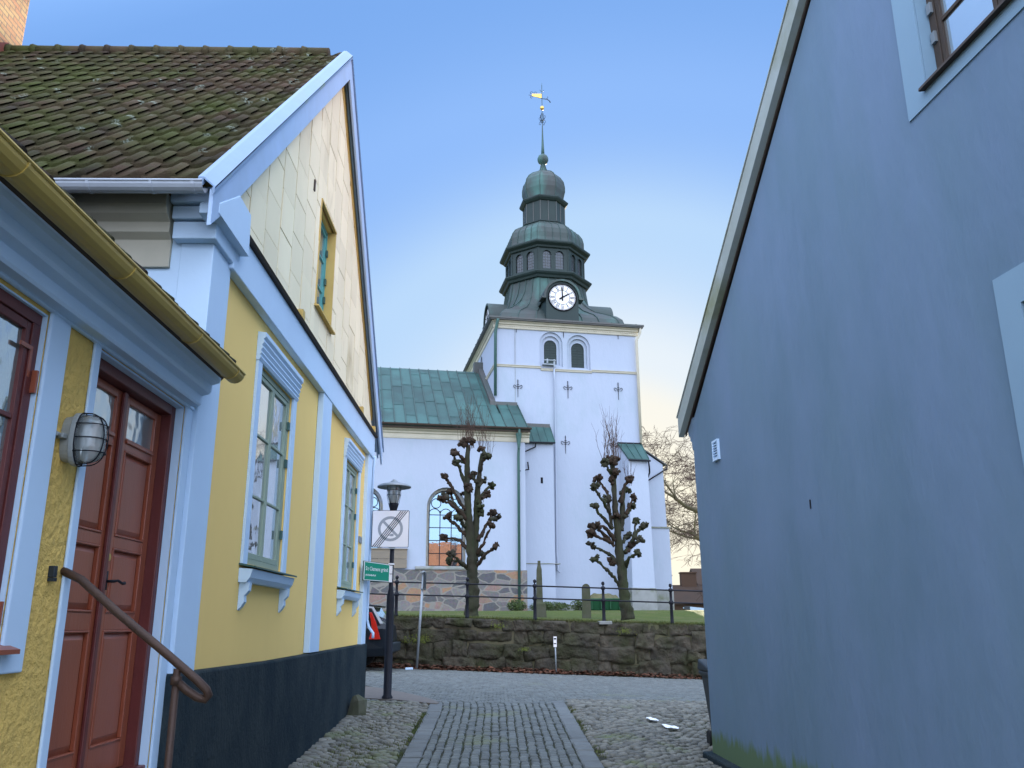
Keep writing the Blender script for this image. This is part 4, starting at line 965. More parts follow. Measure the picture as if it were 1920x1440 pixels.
mb = MB(); mb.sweep(NF, [(-.1,4.45),(.17,4.45),(.17,4.53),(.02,4.62),(-.1,4.62)], -4.4, -1.5); mb.sweep(NF, [(-.1,4.45),(.17,4.45),(.17,4.53),(.02,4.62),(-.1,4.62)], -8.6, -5.7)
mb.build('sill', M['greystone'], nave)
mb = MB(); mb.prism(NF, [(-24,1.8),(NE+.04,1.8),(NE+.04,4.44),(-24,4.44)], -.5, .10); mb.build('rubble_base', M['rubble'], ch)
mb = MB(); mb.box(NF, -6.75, -4.83, 4.5, 4.93, .101, .16); mb.box(NF, -6.75, -4.83, 4.95, 5.4, .101, .15); mb.box(NF, -6.8, -4.80, 5.40, 5.45, .0, .19); mb.build('wooden_hatch', M['board'], ch)
mb = MB(); mb.sweep(NF, [(-.1,11.02),(.03,11.02),(.05,11.10),(.05,11.26),(.11,11.30),(.12,11.38),(.24,11.44),(.26,11.56),(.32,11.60),(.32,11.66),(-.1,11.66)], -24, NE+.22); mb.build('nave_cornice', M['cream'], nave)
# nave roof: standing seam sheets with real ribs
mb = MB(); mb.prism(TQ, [(NQ-.45,EV-.02),(RQ,EV+SLP*(RQ-NQ)),(RQ+7.4,EV-.02),(RQ+7.2,EV-.16),(RQ,EV+SLP*(RQ-NQ)-.16),(NQ-.45,EV-.14)], -24, -.01)
mb.prism(TQ, [(NQ-.45,EV-.02),(-.01,EV+SLP*(-.01-NQ)),(-.01,EV+SLP*(-NQ)-.16),(NQ-.45,EV-.14)], -.005, NE+.12)
nroof = mb.build('nave_roof', M['copper'], ch)
mb2_ = MB(); mb = MB(); Ur = (TP(0,EV+SLP*(RQ-NQ),RQ)-TP(0,EV-.02,NQ-.45)).normalized(); Nr = TU.cross(Ur); 
x = -20.0; k = 0
def roofpt(p, s): return TP(p, EV-.02, NQ-.45) + Ur*s
LR = (TP(0,EV+SLP*(RQ-NQ),RQ)-TP(0,EV-.02,NQ-.45)).length; LQ = LR*(.45-NQ)/(RQ-NQ+.45)
k = 0; x = NE+.06
while x > -22:
    s = .02 - 1.1*(k % 2); top_ = LR if x < 0 else LQ-.05; k += 1
    while s < top_-.01:
        e = min(top_, s+rnd.choice((2.2,2.6,3.0))); 
        s = max(s, 0)
        p = [roofpt(x+.006,s)+Nr*.035, roofpt(x+.56,s)+Nr*.035, roofpt(x+.56,e)+Nr*.018, roofpt(x+.006,e)+Nr*.018]
        if x < NE-.4 and not (x < 0 < x+.56 and e > LQ): mb.add(p, [(0,1,2,3)])
        s = e
    a_, b_ = roofpt(x,0), roofpt(x,top_); w_ = TU*.022
    mb2_.add([a_-w_,a_+w_,b_+w_,b_-w_,a_-w_+Nr*.075,a_+w_+Nr*.075,b_+w_+Nr*.075,b_-w_+Nr*.075], [(4,5,6,7),(0,4,7,3),(1,2,6,5),(0,1,5,4),(3,7,6,2)])
    x -= .575
mb.build('copper_sheets', M['copper'], nroof); mb2_.build('standing_seams', M['copper_seam'], nroof)
mb = MB(); gutter(mb, T, -24, NE+.25, -NQ+.52, EV-.03, .09); mb.box(T, -24, NE+.2, EV-.22, EV-.04, -NQ+.33, -NQ+.42); mb.build('gutter', M['dark_wood'], nroof)
mb = MB()
mb.box(T, -.06, NE+.05, EV-SLP*NQ-.03, EV-SLP*NQ+.36, .003, .07); mb.box(T, -.10, NE+.05, EV-SLP*NQ+.12, EV-SLP*NQ+.15, .07, .10)
q0_, q1_ = 0.0, RQ
mb.prism(TQ, [(-.05,EV-SLP*NQ+.0),(RQ+.1,EV+SLP*(RQ-NQ)+.0),(RQ+.1,EV+SLP*(RQ-NQ)+.40),(-.05,EV-SLP*NQ+.40)], -.30, -.003)
mb.box(TQ, RQ-.15, RQ+.3, EV+SLP*(RQ-NQ)-.1, EV+SLP*(RQ-NQ)+.62, -.55, -.003)
mb.build('flashing', M['copper_brown'], nroof)
pipe('downpipe', [TP(.78,EV-.1,NQ-.50),TP(.78,EV-.35,NQ-.45),TP(.80,10.3,NQ-.14),TP(.80,2.5,NQ-.14)], .07, M['green_dark'], nave)
mb = MB(); mb.lathe(TP(.78,EV-.75,NQ-.34), [(.06,-.35),(.16,.45)], 10); mb.build('hopper', M['green_dark'], nave)
# stair annexe in the corner
mb = MB(); mb.prism(TQ, [(-1.0,1.8),(-1.0,11.35),(-.0,12.3),(-.0,1.8)], 1.19, 3.02); mb.build('stair_annexe', M['plaster'], ch)
mb = MB(); mb.prism(TQ, [(-1.12,11.36),(-.0,12.46),(-.0,12.36),(-1.12,11.28)], 1.2, 3.10)
for p in (1.9, 2.3, 2.7, 3.08): mb.prism(TQ, [(-1.12,11.36),(-.0,12.46),(-.0,12.50),(-1.12,11.40)], p, p+.03)
an = mb.build('annexe_roof', M['copper'], ch)
mb = MB(); mb.box(T, 1.25, 3.08, 12.38, 12.60, .003, .06); mb.build('flashing', M['copper_brown'], an)
mb = MB(); mb.tube([TP(1.2,11.28,-1.16),TP(3.1,11.30,-1.16)], .05, 6); mb.tube([TP(2.0,11.25,-1.16),TP(2.0,11.05,-1.14),TP(1.3,10.7,-1.3)], .04, 6); mb.tube([TP(1.55,10.2,-1.2),TP(1.60,9.8,-1.2),TP(.9,9.5,-2.3)], .04, 6); mb.build('gutter_pipe', M['iron'], an)
mb = MB(); mb.box(T, 2.30, 2.42, 9.1, 9.42, .98, 1.012); mb.build('slit_window', M['black'], ch)
mb = MB(); mb.box(T, 1.25, 3.3, 4.86, 4.90, 0, 1.03); mb.build('ledge', M['greystone'], ch)
mb = MB(); mb.prism(T, [(1.2,2.0),(TW+.05,2.0),(TW+.05,2.75),(6,2.7),(3.2,2.9),(1.2,2.6)], 0, .03); mb.prism(T, [(1.2,2.0),(3.06,2.0),(3.06,2.75),(1.2,2.6)], .9, 1.03); mb.build('stone_base', M['greystone'], ch)
# buttresses at the right-hand corner
mb = MB(); vs = []
def pr8(lo, hi): mb.add(lo+hi, [(0,1,2,3),(4,5,6,7),(0,1,5,4),(1,2,6,5),(2,3,7,6),(3,0,4,7)])
pr8([TP(6.98,1.8,.1),TP(6.98,1.8,-1.62),TP(8.25,1.8,-1.62),TP(8.36,1.8,.1)], [TP(7.10,11.45,.1),TP(7.10,10.42,-1.5),TP(8.18,10.38,-1.5),TP(8.30,11.45,.1)])
bt = mb.build('buttress', M['plaster'], ch)
mb = MB(); a_ = [TP(7.02,11.60,-.01),TP(7.05,10.45,-1.62),TP(8.26,10.42,-1.62),TP(8.42,11.62,-.01)]
pr8(a_, [v+Vector((0,0,.06)) for v in a_])
for t in (.0,.33,.66,.98):
    p_, q_ = a_[0].lerp(a_[3], t), a_[1].lerp(a_[2], t); w_ = TU*.015; u_ = Vector((0,0,.11)); mb.add([p_-w_,p_+w_,q_+w_,q_-w_,p_-w_+u_,p_+w_+u_,q_+w_+u_,q_-w_+u_], [(4,5,6,7),(0,4,7,3),(1,5,6,2),(0,1,5,4),(3,2,6,7)])
mb.build('copper_cap', M['copper'], bt)
mb = MB(); mb.box(T, 7.0, 8.4, 11.62, 11.72, .003, .06); mb.tube([TP(7.05,10.40,-1.68),TP(8.3,10.38,-1.68)], .05, 6); mb.tube([TP(8.18,10.35,-1.68),TP(8.22,10.0,-1.66),TP(8.35,9.8,-1.3),TP(8.36,9.6,-1.0)], .045, 6); mb.build('gutter_pipe', M['iron'], bt)
mb = MB(); pr8([TP(8.30,1.8,.4),TP(9.98,1.8,.4),TP(9.98,1.8,1.9),TP(8.30,1.8,1.9)], [TP(8.30,7.0,.4),TP(9.98,7.0,.4),TP(9.98,7.0,1.9),TP(8.30,7.0,1.9)])
pr8([TP(8.30,7.0,.45),TP(9.86,7.0,.45),TP(9.86,7.0,1.85),TP(8.30,7.0,1.85)], [TP(8.30,11.6,.45),TP(9.80,10.6,.45),TP(9.80,10.6,1.85),TP(8.30,11.6,1.85)])
bt2 = mb.build('buttress', M['plaster'], ch)
mb = MB(); a_ = [TP(8.3,11.66,.35),TP(10.0,10.56,.35),TP(10.0,10.56,1.95),TP(8.3,11.66,1.95)]; pr8(a_, [v+Vector((0,0,.07)) for v in a_]); mb.build('copper_cap', M['copper_brown'], bt2)
mb = MB(); mb.tube([TP(10.02,10.55,.35),TP(10.0,10.35,.30),TP(8.6,9.5,.25),TP(8.4,9.4,.2)], .045, 6); mb.build('gutter_pipe', M['iron'], bt2)
mb = MB(); mb.box(T, 8.32, 10.04, 6.98, 7.06, -1.95, -.34); mb.build('ledge', M['greystone'], bt2)
mb = MB(); pr8([TP(6.94,1.8,.0),TP(6.94,1.8,-1.66),TP(8.30,1.8,-1.66),TP(8.40,1.8,.0)], [TP(6.95,3.65,.0),TP(6.95,3.65,-1.65),TP(8.29,3.62,-1.65),TP(8.40,3.65,.0)])
mb.box(T, 8.41, 10.02, 1.8, 3.62, -1.95, -.36); mb.build('buttress_base', M['greystone'], ch)
# ---- spire (octagonal lantern on a swept skirt)
CP, CQ = TW/2, 5.25
def OP(p, z, q): return TP(CP+p, z, CQ+q)
def octr(th):                       # radius factor (apothem = 1) of an octagon with a face towards the front
    a = (th + PI/8) % (PI/4) - PI/8; return 1/math.cos(a)
def sqr(th, hp, hq):
    c, s = abs(math.cos(th)), abs(math.sin(th)); return min(hp/max(c,1e-6), hq/max(s,1e-6))
NS = 64
def skirt(mb, prof):
    """prof: (z, apothem, squareness, extra depth)"""
    vs = []
    for z, ap, sq, ex in prof:
        for k in range(NS):
            t = 2*PI*k/NS
            if sq > .98:
                r = sqr(t, ap, ap+ex)
            else: r = sqr(t, ap, ap+ex)*sq + ap*octr(t)*(1-sq)
            vs.append(OP(r*math.cos(t), z, r*math.sin(t)))
    n = len(prof); mb.add(vs, [(i*NS+k, i*NS+(k+1)%NS, (i+1)*NS+(k+1)%NS, (i+1)*NS+k) for i in range(n-1) for k in range(NS)])
    return vs
sp = [(EA+.171,4.58,1,1.0),(EA+.23,4.16,1,.95),(EA+.34,3.90,1,.9),(EA+.55,3.76,1,.85),(EA+.85,3.68,.99,.8),(EA+1.15,3.52,.97,.7),(EA+1.4,3.28,.93,.55),(EA+1.7,3.02,.8,.4),(EA+2.1,2.82,.6,.25),(EA+2.6,2.68,.35,.1),(EA+3.2,2.56,.1,0),(EA+3.85,2.47,0,0),(22.75,2.45,0,0)]
mb = MB(); skirt(mb, sp); spire = mb.build('spire', M['copper_dark'], ch, smooth=False)
mb = MB()        # standing seams that follow the sweep
for k in range(0, 64):
    t = 2*PI*(k+.5)/64
    pts = []
    for z, ap, sq, ex in sp:
        r = sqr(t, ap, ap+ex)*sq + ap*octr(t)*(1-sq); pts.append(OP((r+.02)*math.cos(t), z+.01, (r+.02)*math.sin(t)))
    if k % 2 == 0: mb.tube(pts, .035, 4, cap=False)
def octa(mb, prof, seams=0, r_=.025):
    vs = []
    for ap, z in prof:
        for k in range(8):
            t = PI/8+PI/4*k; r = ap/math.cos(PI/8); vs.append(OP(r*math.cos(t), z, r*math.sin(t)))
    n = len(prof); mb.add(vs, [(i*8+k, i*8+(k+1)%8, (i+1)*8+(k+1)%8, (i+1)*8+k) for i in range(n-1) for k in range(8)]+[tuple(reversed(range(8))), tuple(range(8*(n-1), 8*n))])
def octseams(mb, prof, per=4, r_=.024):
    for k in range(8):
        for j in range(per):
            f = j/per; t0, t1 = PI/8+PI/4*k, PI/8+PI/4*(k+1); pts = []
            for ap, z in prof:
                r = (ap+.012)/math.cos(PI/8); x = (math.cos(t0)*(1-f)+math.cos(t1)*f)*r; y = (math.sin(t0)*(1-f)+math.sin(t1)*f)*r
                pts.append(OP(x, z, y))
            mb.tube(pts, r_, 4, cap=False)
mb.build('seams', M['copper_seam'], spire)
mb = MB(); octa(mb, [(2.46,22.62),(2.60,22.66),(2.66,22.78),(2.78,22.86),(2.84,22.95),(2.84,23.02),(2.50,23.14)]); mb.build('lower_cornice', M['copper_paint'], spire)
dm = [(2.62,25.12),(2.45,25.22),(2.40,25.5),(2.40,25.85),(2.32,26.2),(2.12,26.52),(1.85,26.72),(1.55,26.9),(1.44,27.05)]
mb = MB(); octa(mb, [(2.42,24.70),(2.52,24.74),(2.56,24.84),(2.76,24.95),(2.80,25.02),(2.80,25.10),(2.45,25.20)]); mb.build('upper_cornice', M['copper_paint'], spire)
mb = MB(); octa(mb, dm); mb.build('lower_dome', M['copper_dark'], spire)
mb = MB(); octseams(mb, dm, 4); mb.build('seams', M['copper_seam'], spire)
mb = MB(); octa(mb, [(1.40,27.0),(1.52,27.05),(1.52,27.13),(1.30,27.22),(1.29,28.62),(1.38,28.66),(1.50,28.78),(1.54,28.86),(1.54,28.92),(1.24,29.0)])
drum = mb.build('drum', M['copper_paint'], spire)
mb = MB()
octseams(mb, [(1.29,27.2),(1.29,28.62)], 2, .03); mb.build('drum_ribs', M['copper_brown'], spire)
on = [(1.25,28.95),(1.20,29.1),(1.25,29.4),(1.33,29.75),(1.33,30.1),(1.26,30.5),(1.06,30.85),(.78,31.12),(.48,31.3),(.26,31.45),(.17,31.7),(.11,32.0)]
mb = MB(); octa(mb, on); mb.build('onion_dome', M['copper_dark'], spire)
mb = MB(); octseams(mb, on, 1, .03); mb.build('seams', M['copper_seam'], spire)
cx = OP(0,0,0)
mb = MB(); mb.lathe(OP(0,32.38,0), [(.10,-.42),(.14,-.36),(.30,-.25),(.37,-.08),(.37,.08),(.30,.26),(.14,.36),(.11,.42)], 16); mb.lathe(cx, [(.12,32.75),(.085,33.4),(.05,34.3),(.025,35.2),(.02,38.2),(.005,38.45)], 8); mb.build('needle', M['copper_dark'], spire, smooth=True)
mb = MB()
for k in range(4):
    t = PI/4+PI/2*k
    for s in (1, -1):
        mb.tube([OP(r*math.cos(t), 35.45+z*s*(1 if s > 0 else 1), r*math.sin(t)) for r, z in ((.02,.0),(.12,.02),(.24,.12),(.27,.24),(.18,.30),(.12,.22))], .014, 5)
    mb.tube([OP(.02*math.cos(t),35.2,.02*math.sin(t)), OP(.15*math.cos(t),35.6,.15*math.sin(t)), OP(.08*math.cos(t),36.0,.08*math.sin(t))], .012, 5)
mb.build('scrollwork', M['iron'], spire)
mb = MB(); mb.lathe(OP(0,36.42,0), [(.03,-.16),(.11,-.11),(.155,0),(.11,.11),(.03,.16)], 14); mb.build('gilt_ball', M['gold'], spire, smooth=True)
V = Fr(OP(0,37.35,0), (.96,-.12,-.20), (.1,1,0)); 
mb = MB(); V2 = Fr((0,0,0),(1,0,0),(0,1,0))
def VP(a, z): return OP(0,37.35,0) + Vector((1,-.15,0)).normalized()*a + Vector((0,0,z-.16*a))
mb.add([VP(-.02,-.22)+Vector((0,d,0)) for d in (0,)]+[], [])
for d0 in (0,):
    q = [VP(-.70,-.02),VP(-.03,-.14),VP(-.03,.20),VP(-.70,.16)]; e = Vector((0,.015,0)); mb.add([v-e for v in q]+[v+e for v in q], [(0,1,2,3),(4,7,6,5),(0,1,5,4),(1,2,6,5),(2,3,7,6),(3,0,4,7)])
mb.build('vane_banner', M['gold'], spire)
mb = MB()
mb.tube([VP(-.92,.06),VP(0,-.18),VP(.35,-.22)], .016, 5); mb.tube([VP(.0,-.18),VP(.34,-.20),VP(.50,-.30),VP(.58,-.44)], [.02,.03,.025,.04], 6); mb.tube([VP(.3,-.2),VP(.42,-.08),VP(.40,.02)], .015, 5)
for a in (-.45,-.72):
    mb.tube([VP(a+.10*math.cos(t), .24+.09*math.sin(t)) for t in [k*PI/5 for k in range(9)]], .014, 5)
mb.tube([VP(-.72+.09*math.cos(t), -.10+.08*math.sin(t)) for t in [k*PI/5 for k in range(9)]], .014, 5)
for s in (-1,1): mb.tube([OP(0,37.75,0), OP(s*.10,37.77,0), OP(s*.14,37.88,0)], .013, 5)
mb.build('vane_scrolls', M['iron'], spire)
# lantern walls with paired round-headed windows
fw_ = 2*2.40*math.tan(PI/8)
for k in range(8):
    t = -PI/2+PI/4*k; nrm = TU*math.cos(t)+TD*math.sin(t); ax = TU*(-math.sin(t))+TD*math.cos(t)
    f = Fr(OP(0,0,0), ax, nrm); hw = fw_/2
    ws = [(-.67,-.15),(.15,.67)]
    mb = MB(); mb.prism(f, [(-hw,23.1),(hw,23.1),(hw,24.75),(-hw,24.75)], 2.28, 2.40, [arch(a,b,23.32,24.55,10) for a,b in ws])
    for a, b in ws: mb.prism(f, ring2d((a+b)/2, 24.55-(b-a)/2, (b-a)/2, (b-a)/2+.05, 0, PI, 10), 2.40, 2.425)
    for e in (-hw, hw-.07): mb.box(f, e, e+.07, 23.14, 24.72, 2.40, 2.43)
    lw_ = mb.build('lantern_wall', M['copper_paint'], spire)
    if k in (6, 7, 0, 1, 2):
        mb = MB()
        for a, b in ws:
            mb.prism(f, arch(a,b,23.32,24.55,10), 2.30, 2.31)
        mb.build('lantern_pane', M['dark_pane'], spire)
        mb = MB()
        for a, b in ws:
            mb.box(f, (a+b)/2-.09, (a+b)/2-.07, 23.32, 24.45, 2.311, 2.335); mb.box(f, (a+b)/2+.07, (a+b)/2+.09, 23.32, 24.45, 2.311, 2.335)
            for j in range(1,6): mb.box(f, a, b, 23.32+j*.2-.008, 23.32+j*.2+.008, 2.311, 2.330)
        mb.build('glazing_bars', M['copper_brown'], spire)
    else:
        mb = MB()
        for a, b in ws: mb.prism(f, arch(a,b,23.32,24.55,10), 2.30, 2.31)
        mb.build('lantern_pane', M['dark_pane'], spire)
# clock dormers on three sides
def clock(f, c, z0=EA+.35, full=True, zc=20.42, dpt=2.2):
    mb = MB(); hw = .98; o = arch(-hw,hw,z0,zc+1.02,16)
    mb.prism(f, o, c-dpt, c, ); mb.build('clock_dormer', M['copper_paint'], spire)
    mb = MB(); mb.prism(f, ring2d(0, zc+.02, 1.0, 1.12, -.08, PI+.08, 24), c-dpt, c+.12)
    for s in (-1, 1): mb.box(f, s*1.15-.13, s*1.15+.13, zc-.12, zc-.02, c-.6, c+.14)
    dh = mb.build('dormer_hood', M['copper_dark'], spire)
    mb = MB(); mb.lathe(f.P(0,zc,c+.002), [(.87,0),(.87,.04),(.80,.05),(.80,.02)], 40, axis=f.n); mb.build('clock_ring', M['black'], spire)
    mb = MB(); mb.lathe(f.P(0,zc,c+.003), [(.82,.0),(.82,.03)], 40, axis=f.n); cf = mb.build('clock_face', M['clockface'], spire)
    mb = MB(); cc = c+.036
    mb.prism(f, ring2d(0,zc,.43,.455), cc, cc+.004); mb.prism(f, ring2d(0,zc,.745,.76), cc, cc+.004)
    num = ['XII','I','II','III','IIII','V','VI','VII','VIII','IX','X','XI']
    def bar(x0, y0, x1, y1, w):
        dx, dy = x1-x0, y1-y0; L = math.hypot(dx, dy); nx, ny = -dy/L*w/2, dx/L*w/2
        mb.prism(f, [(x0-nx,zc+y0-ny),(x1-nx,zc+y1-ny),(x1+nx,zc+y1+ny),(x0+nx,zc+y0+ny)], cc, cc+.005)
    for h, s in enumerate(num):
        a = PI/2-h*PI/6; rx, ry = math.cos(a), math.sin(a); tx, ty = ry, -rx
        gw = {'I':.055,'V':.10,'X':.10}; tot = sum(gw[q] for q in s); o_ = -tot/2
        def PT(u, r): return (rx*r+tx*u, ry*r+ty*u)
        for q in s:
            w = gw[q]; m_ = o_+w/2
            if q == 'I': bar(*PT(m_,.47), *PT(m_,.72), .026)
            elif q == 'V': bar(*PT(m_-.035,.72), *PT(m_,.47), .026); bar(*PT(m_+.035,.72), *PT(m_,.47), .016)
            else: bar(*PT(m_-.035,.72), *PT(m_+.035,.47), .026); bar(*PT(m_+.035,.72), *PT(m_-.035,.47), .016)
            o_ += w
    for k in range(60):
        a = 2*PI*k/60; bar(.765*math.cos(a), .765*math.sin(a), .81*math.cos(a), .81*math.sin(a), .022 if k % 5 else .045)
    mb.build('numerals', M['black'], cf)
    for ang, L, w in ((PI/2+.02,.66,.05),(PI/6+.02,.50,.06)):
        mb = MB(); x, y = math.cos(ang), math.sin(ang); cc2 = c+.055
        nx, ny = -y, x
        mb.prism(f, [(-x*.22-nx*w*.8,zc-y*.22-ny*w*.8),(x*L*.75-nx*w*.6,zc+y*L*.75-ny*w*.6),(x*L,zc+y*L),(x*L*.75+nx*w*.6,zc+y*L*.75+ny*w*.6),(-x*.22+nx*w*.8,zc-y*.22+ny*w*.8)], cc2, cc2+.015)
        mb.build('clock_hand', M['black'], cf)
clock(Fr(TP(4.08,0,0), TU, -TD), -.42)
clock(Fr(TP(0,0,CQ), -TD, -TU), -.42)
clock(Fr(TP(0,0,CQ), TD, TU), TW-.42+.35, zc=20.7)

# ------------------------------------------------------------------ pollard trees
def pollard(name, label, x0, y0, z0, px0, py0, sc, org, zoom, limbs, trunk, knobs, shoots, seed):
    """limbs as measured outlines in metres relative to the foot; each gets its own depth"""
    rr = random.Random(seed)
    t = thing(name, label, 'tree', (x0, y0, z0), 'pollarded trees in the churchyard')
    def W(q, d=0):
        X = (org[0]+q[0]/zoom - px0)*sc + (py0-(org[1]+q[1]/zoom))*sc*(-.012); Z = (py0-(org[1]+q[1]/zoom))*sc*1.02
        return Vector((x0+X, y0+d, z0+Z))
    mb = MB()
    for pts, r in trunk:
        P = [W(p, d) for p, d in pts]; PP = []; RR = []
        for i in range(len(P)-1):
            for k in range(10): PP.append(P[i].lerp(P[i+1], k/10)); RR.append(r[i]+(r[i+1]-r[i])*k/10)
        PP.append(P[-1]); RR.append(r[-1]); RR = [v*(1+.02*rr.uniform(-1,1)) for v in RR]
        mb.tube(PP, RR, 16, bumpy=.36, seed=seed)
    mb.build('trunk', M['bark'], t, smooth=True)
    for pts in limbs:
        mb = MB(); d = rr.uniform(-.7,.7); n = len(pts); P = [W(p, d*(i/(n-1))) for i, p in enumerate(pts)]; PP = []; RR = []
        for i in range(n-1):
            for k in range(5):
                f = (i+k/5)/(n-1); PP.append(P[i].lerp(P[i+1], k/5)+Vector((rr.uniform(-.02,.02),rr.uniform(-.02,.02),rr.uniform(-.02,.02)))); RR.append((.056-.026*f)*rr.uniform(.8,1.3))
        PP.append(P[-1]); RR.append(.05); mb.tube(PP, RR, 8, bumpy=.6, seed=seed)
        e = P[-1]; mb2 = mb
        for k in range(7): mb2.blob(e+Vector((rr.uniform(-.09,.09),rr.uniform(-.09,.09),rr.uniform(-.06,.09))), rr.uniform(.04,.08), rr.random()*40, 1.1, 2, fr=3.5)
        for q in range(n-1):
            for _ in range(2):
                pq = P[q].lerp(P[q+1], rr.random()); mb2.blob(pq, rr.uniform(.035,.065), rr.random()*40, .9, 1)
        mb.build('branch', M['bark'] if rr.random() < .6 else M['knob'], t, smooth=True)
    for p, s in knobs:
        mb = MB(); e = W(p, rr.uniform(-.15,.15))
        for k in range(9): mb.blob(e+Vector((rr.uniform(-.65,.65)*s,rr.uniform(-.6,.6)*s,rr.uniform(-.5,.5)*s)), s*rr.uniform(.26,.52), rr.random()*40, 1.0, 2, fr=3.5)
        mb.build('knuckle', M['knob'], t, smooth=True)
    for p, L, n in shoots:
        mb = MB(); e = W(p)
        for k in range(n):
            a = Vector((rr.gauss(0,.16), rr.gauss(0,.12), 1)).normalized(); l = L*rr.uniform(.45,1.0); s = e+Vector((rr.uniform(-.12,.12),rr.uniform(-.1,.1),0))
            pts = [s, s+a*l*.35+Vector((rr.uniform(-.03,.03),0,0)), s+a*l*.7+Vector((rr.uniform(-.05,.05),0,.02)), s+a*l+Vector((rr.uniform(-.06,.06),0,.03))]
            mb.tube(pts, [.008,.006,.004,.002], 4)
            for _ in range(3):
                f = rr.uniform(.2,.8); b = s+a*l*f; mb.tube([b, b+Vector((rr.uniform(-.12,.12),rr.uniform(-.05,.05),rr.uniform(.1,.28)))], [.005,.002], 3)
        mb.build('shoots', M['twig'], t)
    return t
sc1 = .0162
pollard('pollard_tree', 'knobbly pollarded tree in front of the arched nave window', -.737, 26, 2.11, 885, 1150, sc1, (680,660), 3.273,
 [[(650,1230),(600,1180),(548,1168),(500,1165)],[(640,1150),(605,1120),(575,1085),(550,1068),(520,1045)],[(645,1060),(600,1010),(540,965),(495,955)],[(625,1030),(560,960),(535,945),(510,925)],
  [(635,1000),(590,940),(550,860),(525,820),(500,795)],[(640,860),(612,790),(598,745),(580,730)],[(645,720),(620,700),(600,690),(565,690)],[(640,720),(612,680),(595,665),(568,655)],
  [(655,1350),(620,1325),(585,1300),(545,1300)],[(650,1340),(615,1318),(580,1285),(552,1268)],[(700,1330),(730,1290),(770,1255),(815,1228)],[(700,1260),(740,1205),(765,1150),(790,1100)],
  [(705,1180),(735,1140),(760,1080),(785,1040),(795,1010)],[(785,1050),(800,1045),(825,1035)],[(715,1020),(740,1035),(735,990)],[(712,960),(735,910),(755,870),(790,830)],[(735,930),(750,915),(768,900)],
  [(700,1320),(725,1300),(740,1275),(735,1262)],[(725,760),(740,710),(765,680)],[(600,1060),(590,1010),(560,960),(540,890)],[(630,1100),(608,1070),(598,1062)],[(700,830),(685,800),(680,775)],[(715,860),(728,835),(738,815)]],
 [([((668,1625),0),((673,1540),0),((676,1450),0),((672,1340),0),((665,1200),0),((650,1000),.02),((642,850),.03),((645,700),.0),((650,600),.02)],[.22,.19,.175,.16,.135,.11,.095,.08,.07]),
  ([((690,1300),.05),((692,1150),.1),((702,1000),.14),((706,860),.15),((722,760),.12),((735,650),.1)],[.11,.105,.10,.085,.07,.055])],
 [((650,585),.20),((612,590),.13),((675,585),.12),((735,632),.13),((772,675),.14),((645,860),.14),((615,895),.09),((690,775),.1),((505,795),.10),((655,800),.12),((640,870),.13),((660,880),.1)],
 [((650,575),1.7,16),((610,585),1.4,9),((738,625),1.6,12),((772,665),1.2,6),((675,620),1.5,8),((740,985),.5,3)], 11)
pollard('pollard_tree', 'knobbly pollarded tree in front of the bare tower wall', 3.775, 25.5, 1.99, 1177, 1157, .0159, (960,660), 2.768,
 [[(565,1220),(540,1180),(500,1145),(440,1098)],[(558,1110),(530,1068),(490,1045),(440,1022)],[(552,1110),(545,1105),(532,1106)],[(552,1030),(510,985),(465,940),(435,938)],[(548,1015),(500,995),(460,985),(425,972)],[(555,1000),(520,955),(490,935),(458,932)],
  [(548,945),(505,900),(478,880),(445,835)],[(540,870),(510,825),(480,795),(450,750)],[(545,800),(520,740),(500,700),(485,678)],[(555,670),(535,640),(508,615)],[(600,1060),(640,1020),(665,975),(690,890)],[(640,1010),(680,950),(712,925)],
  [(598,1010),(612,985),(632,970)],[(602,1125),(618,1090),(648,1073)],[(612,885),(635,850),(655,825)],[(620,870),(645,810),(668,780)],[(595,810),(620,720),(645,685)],[(600,760),(612,740),(640,740)],[(568,680),(580,655)],[(545,940),(530,800),(525,790)],[(610,1060),(628,1045),(640,1020)],[(655,985),(668,992),(678,1000)]],
 [([((602,1385),0),((592,1290),0),((585,1180),0),((575,1050),.02),((568,900),.03),((563,780),.0),((560,600),.02)],[.20,.16,.14,.12,.10,.085,.075]),
  ([((590,950),.08),((600,880),.1),((608,780),.12),((618,730),.1)],[.085,.085,.075,.06])],
 [((560,590),.20),((530,580),.12),((590,585),.11),((485,675),.14),((650,685),.14),((550,690),.12),((530,795),.10),((600,790),.10),((565,880),.13),((625,875),.08),((555,710),.08)],
 [((560,580),1.75,15),((525,578),1.4,8),((590,580),1.5,9),((640,680),.9,4),((655,720),.7,3)], 23)

